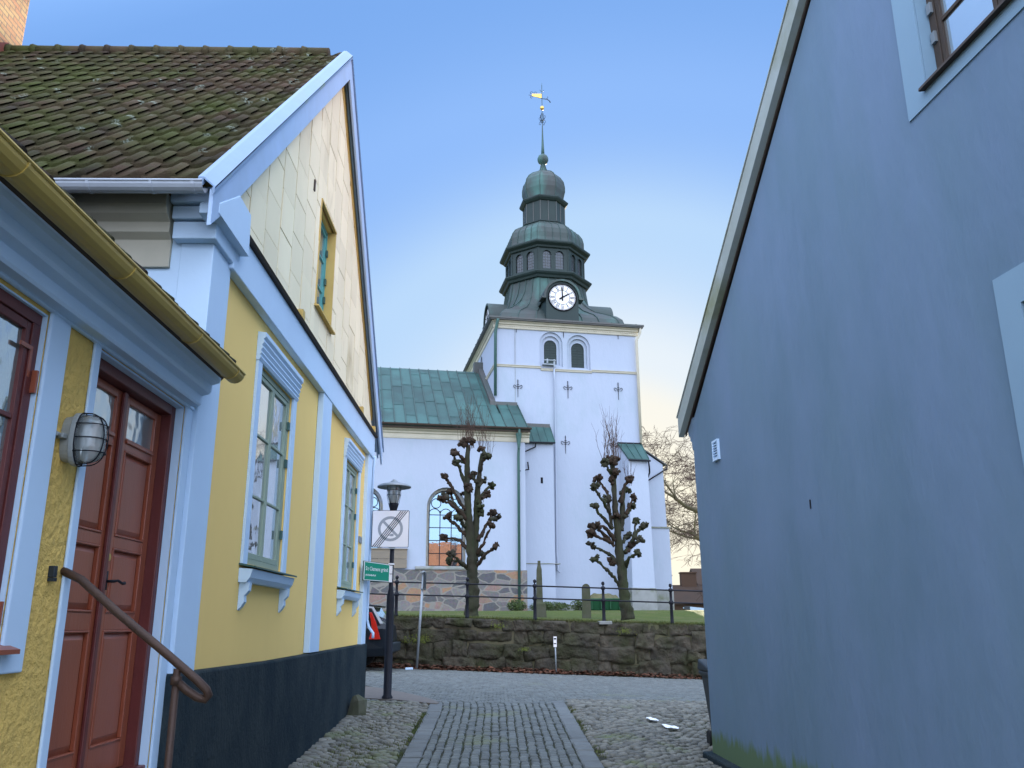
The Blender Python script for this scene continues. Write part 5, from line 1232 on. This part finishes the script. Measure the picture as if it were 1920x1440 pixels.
# ------------------------------------------------------------------ large bare trees
def bare_tree(name, label, x, y, z, H_, seed, lean=(0,0), spread=1.0, depth=6, group='bare trees beyond the church'):
    rr = random.Random(seed); t = thing(name, label, 'tree', (x, y, z), group)
    tk = MB(); bg_ = MB(); tw_ = MB()
    def grow(p, d, L, r, lv):
        n = 4 if lv < 2 else 3; pts = [p]; q = p.copy(); dd = d.copy()
        for i in range(n):
            dd = (dd + Vector((rr.gauss(0,.16), rr.gauss(0,.16), rr.gauss(0,.10) + (.05 if lv < 3 else -.05)))).normalized()
            q = q + dd*L/n; pts.append(q.copy())
        rs = [r*(1-.45*i/n) for i in range(n+1)]
        (tk if lv == 0 else bg_ if lv < 4 else tw_).tube(pts, rs, 8 if lv < 2 else 5 if lv < 4 else 3, cap=False)
        if lv >= depth: return
        for k in range((4 if lv < 2 else 4 if lv < 4 else 3)):
            f = rr.uniform(.3,1.0) if k else 1.0; i = min(n-1, int(f*n)); b = pts[i].lerp(pts[i+1], f*n-i if f < 1 else 1)
            ax = Vector((rr.gauss(0,1), rr.gauss(0,1), rr.gauss(0,.45))).normalized()
            nd = (dd*.75 + ax*(.75 if lv else .85)*spread).normalized(); 
            grow(b, nd, L*rr.uniform(.55,.80), max(.012, rs[min(i+1,n)]*rr.uniform(.5,.72)), lv+1)
    grow(Vector((x,y,z-.1)), Vector((lean[0],lean[1],1)).normalized(), H_*.30, H_*.028, 0)
    tk.build('trunk', M['bark'], t, smooth=True); bg_.build('boughs', M['bough'], t); tw_.build('twigs', M['twig'], t)
bare_tree('bare_tree', 'tall bare tree right of the church behind the grey house corner', 16.8, 54, 2.5, 21, 5, (-.1,-.05), 1.1, 7)
bare_tree('bare_tree', 'distant bare tree seen between church buttress and grey house', 18.2, 66, 2.6, 19, 9, (-.06,0), 1.1, 7)
bare_tree('bare_tree', 'wide bare tree hidden mostly behind the grey house roof', 23.0, 60, 2.6, 19, 14, (-.05,0), 1.0)

# ------------------------------------------------------------------ street lamp with its signs
LXp, LYp = -1.765, 14.6; LZ0 = gz(LXp, LYp)+.03
sl_ = thing('street_lamp', 'black street lamp with flat hat shade on the kerb island', 'street lamp', (LXp, LYp, LZ0))
mb = MB(); mb.lathe((LXp,LYp,0), [(.09,LZ0-.02),(.088,LZ0+.03),(.066,LZ0+.06),(.064,2.220),(.060,2.277),(.036,2.391),(.036,3.613)], 16); mb.build('pole', M['iron'], sl_, smooth=True)
mb = MB(); mb.lathe((LXp,LYp,0), [(.04,3.574),(.042,3.632),(.075,3.746),(.082,3.765),(.082,3.803),(.05,3.813)], 18)
for k in range(6):
    a = PI/3*k; mb.tube([(LXp+.085*math.cos(a),LYp+.085*math.sin(a),3.784),(LXp+.118*math.cos(a),LYp+.118*math.sin(a),3.947),(LXp+.118*math.cos(a),LYp+.118*math.sin(a),4.128)], .004, 5)
for z in (3.947, 4.023): mb.tube([(LXp+.12*math.cos(2*PI*i/24),LYp+.12*math.sin(2*PI*i/24),z) for i in range(25)], .004, 5)
mb.build('lantern_frame', M['iron'], sl_, smooth=True)
mb = MB(); mb.lathe((LXp,LYp,0), [(.075,3.808),(.108,3.937),(.108,4.123)], 24, cap=False); mb.build('lamp_glass', M['clear'], sl_, smooth=True)
mb = MB(); mb.lathe((LXp,LYp,0), [(.05,3.813),(.055,3.832),(.055,3.927),(.03,3.947),(.03,3.994),(.02,4.051),(.005,4.061)], 14); mb.build('lamp_holder', M['bin'], sl_, smooth=True)
mb = MB(); mb.lathe((LXp,LYp,0), [(.12,4.123),(.20,4.120),(.275,4.094),(.285,4.075),(.29,4.080),(.285,4.100),(.22,4.132),(.11,4.150),(.09,4.165),(.06,4.169),(.06,4.188),(.035,4.193),(.03,4.215),(.01,4.22)], 32); mb.build('shade', M['galv'], sl_, smooth=True)
SF = Fr((LXp, LYp-.05, 0), (1,.05,0), (.05,-1,0))
zs_ = thing('traffic_sign', 'square white end of parking ban sign on the lamp post', 'traffic sign', (LXp, LYp-.05, 3.44))
cx_, cz_, hs_ = -.033, 3.37, .31
def rr_(x0,x1,z0,z1,r,n=5):
    o = []
    for (cx1,cz1,a) in ((x1-r,z0+r,-PI/2),(x1-r,z1-r,0),(x0+r,z1-r,PI/2),(x0+r,z0+r,PI)):
        o += [(cx1+r*math.cos(a+PI/2*i/n), cz1+r*math.sin(a+PI/2*i/n)) for i in range(n+1)]
    return o
mb = MB(); mb.prism(SF, rr_(cx_-hs_,cx_+hs_,cz_-hs_,cz_+hs_,.02), 0, .012); mb.build('border', M['black'], zs_)
mb = MB(); mb.prism(SF, rr_(cx_-hs_+.008,cx_+hs_-.008,cz_-hs_+.008,cz_+hs_-.008,.015), .0125, .014); pn = mb.build('panel', M['signwhite'], zs_)
mb = MB(); mb.prism(SF, ring2d(cx_,cz_,.165,.21), .0145, .016)
q = .13; mb.prism(SF, [(cx_-q-.015,cz_+q-.015),(cx_+q-.015,cz_-q-.015),(cx_+q+.015,cz_-q+.015),(cx_-q+.015,cz_+q+.015)], .0145, .0158); mb.box(SF, cx_-.0, cx_+.055, cz_-.125, cz_-.085, .0145, .0155); mb.box(SF, cx_-.04, cx_+.0, cz_-.115, cz_-.10, .0145, .0155)
mb.build('symbol', M['signgrey'], zs_)
mb = MB()
for k in range(4):
    o = -.055+k*.0365; w = .015; x0, z0, x1, z1 = cx_-hs_+.02+max(0,o+.055), cz_-hs_+.012, cx_+hs_-.14+o+.055, cz_+hs_-.012
    mb.prism(SF, [(x0-w/2,z0),(x0+w/2,z0),(x1+w/2,z1),(x1-w/2,z1)], .0165, .0175)
mb.build('end_stripes', M['black'], zs_)
mb = MB(); mb.box(SF, -.05, .05, 3.035, 3.06, -.09, .02); mb.box(SF, -.05, .05, 3.60, 3.63, -.09, -.001); mb.build('clamp', M['galv'], zs_)
gs = thing('street_name_sign', 'green street name sign fixed low on the lamp post', 'street sign', (LXp, LYp-.04, 2.69))
GA = Vector((.35,.63,0)).normalized(); GT = Fr((LXp-.03, LYp-.05, 0), GA, (GA.y,-GA.x,0))
mb = MB(); mb.prism(GT, [(-.71,2.80),(-.71,2.49),(-.0,2.49),(.0,2.785)], 0, .014); mb.build('frame', M['green_dark'], gs)
mb = MB(); mb.prism(GT, [(-.70,2.79),(-.70,2.50),(-.012,2.50),(-.012,2.775)], .0145, .0155); mb.build('border', M['signwhite'], gs)
mb = MB(); mb.prism(GT, [(-.685,2.782),(-.685,2.508),(-.027,2.508),(-.027,2.767)], .016, .017); mb.build('panel', M['signgreen'], gs)
mb = MB(); text_mesh('S:t Clemens gränd', .088, mb, GT, -.66, 2.655, .0175, sx=.92)

for k in range(22):        # the small second line is too worn to read: only its strokes
    x0_ = -.655+k*.0125; hh_ = (.018,.018,.028,.018,.024)[(k*7) % 5]; mb.box(GT, x0_, x0_+.0055, 2.57-(.007 if k % 6 == 1 else 0), 2.57+hh_, .0172, .018)
    if k % 3: mb.box(GT, x0_+.0055, x0_+.0125, 2.584, 2.588, .0172, .018)
mb.build('lettering', M['signwhite'], gs)
mb = MB(); mb.box(SF, -.022, .022, 2.49, 2.62, .001, .012); mb.box(SF, -.022, .022, 2.63, 2.76, .001, .012); mb.box(SF, -.045, .045, 2.775, 2.80, -.09, .015); mb.build('clamp', M['signwhite'], gs)

# thin poles by the wall
sp_ = thing('sign_pole', 'leaning thin grey pole with an edge-on sign by the stone wall', 'sign pole', (-2.0, 22.55, .85))
mb = MB(); mb.tube([(-2.02,22.55,gz(-2,22.5)-.05),(-1.90,22.62,3.16)], .032, 10); mb.build('pole', M['galv'], sp_, smooth=True)
mb = MB(); mb.box(WORLD, -1.885, -1.855, 2.68, 3.13, 22.45, 22.95); mb.build('sign_plate', M['bin'], sp_)
mb = MB()
for z in (2.70, 3.12): mb.box(WORLD, -1.98, -1.85, z-.012, z+.018, 22.55, 22.67)
mb.build('clamp', M['galv'], sp_)
mk = thing('marker_post', 'short thin post with a small white tag before the stone wall', 'marker post', (1.49, 22.78, .65))
mb = MB(); mb.tube([(1.50,22.78,.55),(1.485,22.78,1.42)], .018, 8); mb.build('post', M['galv'], mk, smooth=True)
mb = MB(); mb.box(WORLD, 1.44, 1.525, 1.25, 1.51, 22.75, 22.765); mb.build('tag_plate', M['signwhite'], mk, bevel=.008)
mb = MB(); mb.box(WORLD, 1.45, 1.51, 1.44, 1.475, 22.742, 22.7495); mb.box(WORLD, 1.45, 1.51, 1.33, 1.35, 22.742, 22.7495); mb.build('tag_marks', M['black'], mk)

# ------------------------------------------------------------------ graveyard furniture
def headstone(name, label, x, y, pts, th_, top):
    mb = MB(); z0 = lz(x, y)-.06; f = Fr((x,y,z0), (1,0,0), (0,-1,0)); mb.prism(f, pts, -th_, th_); o = mb.build(name, M['gravestone'], None, bevel=.02); tag(o, label, 'gravestone', None); return o
ob = thing('obelisk_gravestone', 'slender obelisk gravestone standing left of the low rounded stone', 'gravestone', (1.35, 28, 2.1))
def taper(mb, x, y, secs):
    vs = []
    for z, hx, hy in secs: vs += [(x-hx,y-hy,z),(x+hx,y-hy,z),(x+hx,y+hy,z),(x-hx,y+hy,z)]
    n = len(secs); mb.add(vs, [(0,3,2,1),tuple(range(4*n-4,4*n))]+[(4*i+k,4*i+(k+1)%4,4*i+4+(k+1)%4,4*i+4+k) for i in range(n-1) for k in range(4)])
zb = lz(1.35, 28)
mb = MB(); taper(mb, 1.35, 28, [(zb+.45,.115,.115),(zb+.5,.105,.105),(zb+1.48,.082,.082),(zb+1.62,.05,.05),(zb+1.76,.045,.045)]); mb.build('shaft', M['gravestone'], ob, bevel=.01)
mb = MB(); taper(mb, 1.37, 28, [(zb-.05,.20,.18),(zb+.40,.17,.16),(zb+.46,.14,.13)]); mb.build('base', M['gravestone'], ob, bevel=.02)
r_ = .115; headstone('rounded_gravestone', 'narrow round topped gravestone standing right of the obelisk', 2.84, 28, [(-.14,0),(.14,0),(.13,.98)]+[(.13*math.cos(PI*i/8),.98+.15*math.sin(PI*i/8)) for i in range(1,8)]+[(-.13,.98)], .07, 1)
sk = thing('garden_skip', 'low green plastic skip heaped with soil beside the tower foot', 'skip', (5.2, 43.2, 2.3))
zb = lz(5.2, 43)
mb = MB(); taper(mb, 5.3, 43.2, [(zb+.05,.85,.6),(zb+.52,.95,.7),(zb+.53,1.0,.75),(zb+.60,1.0,.75)]); 
for k in range(4): mb.box(WORLD, 4.55+k*.45, 4.61+k*.45, zb+.08, zb+.52, 42.46, 42.57)
mb.build('container', M['skip'], sk, bevel=.02)
mb = MB(); vs = []; nx = 22; ny = 10
for j in range(ny):
    for i in range(nx):
        u, v = i/(nx-1), j/(ny-1); e = min(1, 6*min(u,1-u))*min(1, 3*min(v,1-v)); x, y = 4.4+1.8*u, 42.6+1.2*v
        vs.append((x, y, zb+.5+e*(.28+.45*noise.noise(Vector((x*1.1,y,2)))+.10*noise.noise(Vector((x*5,y*5,1))))))
mb.add(vs, [(j*nx+i,j*nx+i+1,(j+1)*nx+i+1,(j+1)*nx+i) for j in range(ny-1) for i in range(nx-1)]); mb.build('soil_heap', M['soil'], sk, smooth=True)
def shrub(name, label, x, y, z, rx, ry, rz__, n, seed, group='low shrubs by the church'):
    rr = random.Random(seed); t = thing(name, label, 'shrub', (x,y,z), group); mb = MB()
    for i in range(n):
        d = Vector((rr.gauss(0,1),rr.gauss(0,1),rr.gauss(0,1))).normalized()*(rr.random()**.4); p = Vector((x+d.x*rx, y+d.y*ry, z+rz__*(.9+d.z)))
        r = rr.uniform(.03,.06); a = Vector((rr.gauss(0,1),rr.gauss(0,1),rr.gauss(0,1))).normalized(); b = a.orthogonal().normalized()
        mb.add([p-a*r, p+b*r*.6, p+a*r, p-b*r*.6], [(0,1,2,3)])
    mb.build('foliage', M['hedge'], t)
    mb = MB()
    for k in range(5): mb.tube([(x,y,z-.05),(x+rr.uniform(-.3,.3)*rx,y,z+rz__*.8),(x+rr.uniform(-.8,.8)*rx,y+rr.uniform(-.5,.5)*ry,z+rz__*1.4)], [.02,.015,.006], 5)
    mb.build('stems', M['twig'], t)
shrub('shrub', 'dark shrub clump between the downpipe and the obelisk', .95, 42.4, lz(1,42), .5, .4, .30, 900, 3)
shrub('shrub', 'low green shrub at the foot of the church wall between gravestones', 2.6, 43.6, lz(3,43), 1.1, .5, .26, 1500, 4)
shrub('shrub', 'low shrub just right of the rounded gravestone', 4.1, 43.4, lz(4,43), .5, .4, .33, 700, 6)

# ------------------------------------------------------------------ car
car = thing('parked_car', 'dark parked estate car with a tall red tail light beside the stone wall', 'car', (-4.8, 21.6, .85))
cz = .83; cy = 21.75; hw = .90
def prof_at(x):     # roofline and width of the shell, x from rear (0) to nose (4.6)
    return None
xs_ = [(0.0,.34,.62,.80,.86),(.06,.30,.98,.84,.88),(.16,.28,1.02,.86,.90),(1.1,.24,1.02,.90,.90),(3.0,.24,1.0,.90,.90),(4.0,.26,.86,.88,.86),(4.45,.3,.72,.80,.74),(4.6,.36,.6,.66,.6)]
mb = MB(); vs = []
for dx, zl, zh, w1, w2 in xs_:
    x = -2.52-dx
    for s, z, w in ((-1,zl,w1*.94),(-1,zl+.18,w1),(-1,zh-.12,w2),(-1,zh,w2*.93),(1,zh,w2*.93),(1,zh-.12,w2),(1,zl+.18,w1),(1,zl,w1*.94)): vs.append((x, cy+s*w, cz+z))
n = 8; mb.add(vs, [(i*n+k,i*n+(k+1)%n,(i+1)*n+(k+1)%n,(i+1)*n+k) for i in range(len(xs_)-1) for k in range(n)]+[tuple(range(n)),tuple(range(n*7,n*8))])
cb = mb.build('body', M['carpaint'], car, smooth=False, bevel=.03)
mb = MB(); cab = [(.14,.98,.84),(.42,1.40,.70),(.9,1.46,.68),(2.2,1.46,.68),(3.0,1.0,.80)]; vs = []
for dx, z, w in cab: vs += [(-2.52-dx, cy-w, cz+z), (-2.52-dx, cy+w, cz+z)]
for dx, z, w in cab: vs += [(-2.52-dx, cy-.86, cz+.98), (-2.52-dx, cy+.86, cz+.98)]
f = [(2*i,2*i+1,2*i+3,2*i+2) for i in range(4)] + [(2*i,2*i+2,10+2*i+2,10+2*i) for i in range(1,4)] + [(2*i+1,10+2*i+1,10+2*i+3,2*i+3) for i in range(1,4)] + [(0,2,12),(1,13,3)]
mb.add(vs, f); mb.build('windows', M['carglass'], car)
mb = MB(); vs = []
for dx, z, w in cab[1:4]: vs += [(-2.52-dx+(.1 if dx < .5 else 0), cy-w-.01, cz+z+.0), (-2.52-dx+(.1 if dx < .5 else 0), cy+w+.01, cz+z+.0)]
for dx, z, w in cab[1:4]: vs += [(-2.52-dx+(.12 if dx < .5 else 0), cy-w, cz+z+.035), (-2.52-dx+(.12 if dx < .5 else 0), cy+w, cz+z+.035)]
mb.add(vs, [(0,1,3,2),(2,3,5,4),(6,7,9,8),(8,9,11,10),(0,2,8,6),(2,4,10,8),(1,3,9,7),(3,5,11,9),(0,1,7,6),(4,5,11,10)]); mb.build('roof', M['carpaint'], car, bevel=.01)
for s in (-1, 1):
    fc = Fr((0,cy,0),(1,0,0),(0,s,0))
    mb = MB(); mb.prism(fc, [(-3.35,2.20),(-2.97,2.20),(-2.74,1.82),(-2.62,1.45),(-3.45,1.45)], .60, .865); mb.build('rear_pillar', M['carpaint'], car, bevel=.01)
    mb = MB(); mb.prism(fc, [(-3.01,2.10),(-2.95,2.10),(-2.85,1.90),(-2.79,1.72),(-2.72,1.49),(-2.99,1.49),(-2.93,1.72),(-2.97,1.95)], .84, .925); tl = mb.build('tail_light', M['taillight'], car, bevel=.008)
    for dx in (.85, 3.65):
        mb = MB(); mb.lathe((-2.52-dx, cy+s*.80, cz+.31), [(.20,-.11),(.31,-.11),(.32,-.08),(.32,.08),(.31,.11),(.20,.11)], 24, axis=(0,1,0)); wh = mb.build('wheel', M['rubber'], car, smooth=False)
        mb = MB(); mb.lathe((-2.52-dx, cy+s*.80, cz+.31), [(.21,-.085),(.21,.085)], 20, axis=(0,1,0)); mb.build('rim', M['rim'], wh)
mb = MB(); mb.box(WORLD, -2.60, -2.44, cz+.36, cz+.58, cy-.88, cy+.88); mb.build('bumper', M['bin'], car, bevel=.03)

# ------------------------------------------------------------------ far houses
def farhouse(name, label, x, y, z, w_, d_, h, rh, stacks, m=M['farbrick']):
    t = thing(name, label, 'house', (x,y,z)); f = Fr((x,y,0),(1,0,0),(0,-1,0))
    mb = MB(); mb.box(f, -w_/2, w_/2, z-.3, z+h, -d_, 0); mb.build('wall', m, t)
    mb = MB(); f2 = Fr((x,y,0),(1,0,0),(0,-1,0)); mb.sweep(f2, [(.3,z+h-.05),(-d_/2,z+h+rh),(-d_-.3,z+h-.05)], -w_/2-.2, w_/2+.2); rf_ = mb.build('roof', M['farroof'], t)
    for (a, ww, hh) in stacks:
        mb = MB(); mb.box(f2, a-ww/2, a+ww/2, z+h+rh-.8, z+h+rh+hh, -d_/2-.4, -d_/2+.4); mb.box(f2, a-ww/2-.06, a+ww/2+.06, z+h+rh+hh, z+h+rh+hh+.12, -d_/2-.46, -d_/2+.46); mb.build('chimney', m, rf_)
    for k in range(3):
        a = -w_/2+w_*(k+.5)/3; mb = MB(); mb.box(f, a-.45, a+.45, z+.9, z+h-.4, .003, .05); wf = mb.build('window', M['white'], t)
        mb = MB(); mb.box(f, a-.36, a+.36, z+1.0, z+h-.5, .052, .06); mb.build('pane', M['dark_pane'], wf)
farhouse('far_house', 'distant brown house with two chimneys beyond the churchyard', 16.3, 75, 2.3, 6.4, 7, 1.2, 1.7, [(-1.3,1.3,.75),(.9,1.35,1.0)])
farhouse('far_house', 'distant long low house hidden behind the nearer brown one', 28, 85, 2.3, 16, 8, 2.6, 2.4, [(-4,.9,.8),(3,.9,.8)])
mb = MB(); mb.prism(WORLD, [(13.2,2.3),(18.6,2.3),(18.6,2.62),(16.2,2.66),(13.2,2.95)], 60, 60.15); o = mb.build('low_white_wall', M['white'], None); tag(o, 'low white garden wall in front of the far brown house', 'garden wall')
mb = MB(); f = Fr((15.4,55,0),(1,0,0),(0,-1,0)); 
gg = thing('garden_gate', 'white slatted garden gate at the far right beyond the lawn', 'gate', (15.4,55,2.5))
for k in range(5): mb.box(f, -.1, 1.5, 2.6+k*.2, 2.7+k*.2, 0, .03)
mb.build('slats', M['white'], gg)
mb = MB(); mb.box(f, -.16, -.10, 2.4, 3.7, -.03, .06); mb.build('gate_post', M['white'], gg)

# litter
mb = MB()
for i in range(5200):
    if i % 2: x, y = rnd.uniform(-2.05,-1.1), rnd.gauss(10.4,1.2)
    else: x, y = rnd.choice((-1.05,1.13))+rnd.gauss(0,.03), rnd.uniform(5,14)
    if noise.noise(Vector((x*2.2,y*1.6,4))) < .02 or x < -2.08: continue
    a = rnd.random()*6.3; wv = Vector((math.cos(a),math.sin(a),0))*.006; p = Vector((x,y,gz(x,y)+.008)); h = rnd.uniform(.02,.045)
    mb.add([p-wv, p+wv, p+Vector((rnd.uniform(-.02,.02),rnd.uniform(-.02,.02),h))], [(0,1,2)])
tag(mb.build('joint_moss', M['blade']), 'green moss and grass growing in the joints between the cobbles', 'moss', kind='stuff')
def scrap(label, x, y, w_, d_, a, seed, name='paper_scrap', bump_=.02):
    rr = random.Random(seed); mb = MB(); nx, ny = 7, 4; vs = []
    for j in range(ny):
        for i in range(nx):
            u, v = (i/(nx-1)-.5)*w_, (j/(ny-1)-.5)*d_; e = 1-(2*abs(u)/w_)**3*.5
            X, Y = x+u*math.cos(a)-v*e*math.sin(a), y+u*math.sin(a)+v*e*math.cos(a); vs.append((X, Y, gz(X,Y)+.05+bump_*rr.uniform(0,1)))
    mb.add(vs, [(j*nx+i,j*nx+i+1,(j+1)*nx+i+1,(j+1)*nx+i) for j in range(ny-1) for i in range(nx-1)])
    o = mb.build(name, M['paper'], None); so_ = o.modifiers.new('thick', 'SOLIDIFY'); so_.thickness = .002; tag(o, label, 'litter', 'paper litter on the cobbles')
scrap('crumpled white paper on the cobbles, the farther of the pair', 2.16, 12.65, .16, .16, -.5, 1)
scrap('crumpled white paper on the cobbles, the nearer of the pair', 2.33, 12.28, .22, .17, -.5, 2)
mb = MB(); x_, y_ = -2.16, 22.1; f_ = gz(x_, y_); mb.box(WORLD, x_-.09, x_+.09, f_+.02, f_+.07, y_-.08, y_+.08); o = mb.build('white_block', M['white'], None, bevel=.01); tag(o, 'small white block lying by the leaves below the leaning pole', 'block')
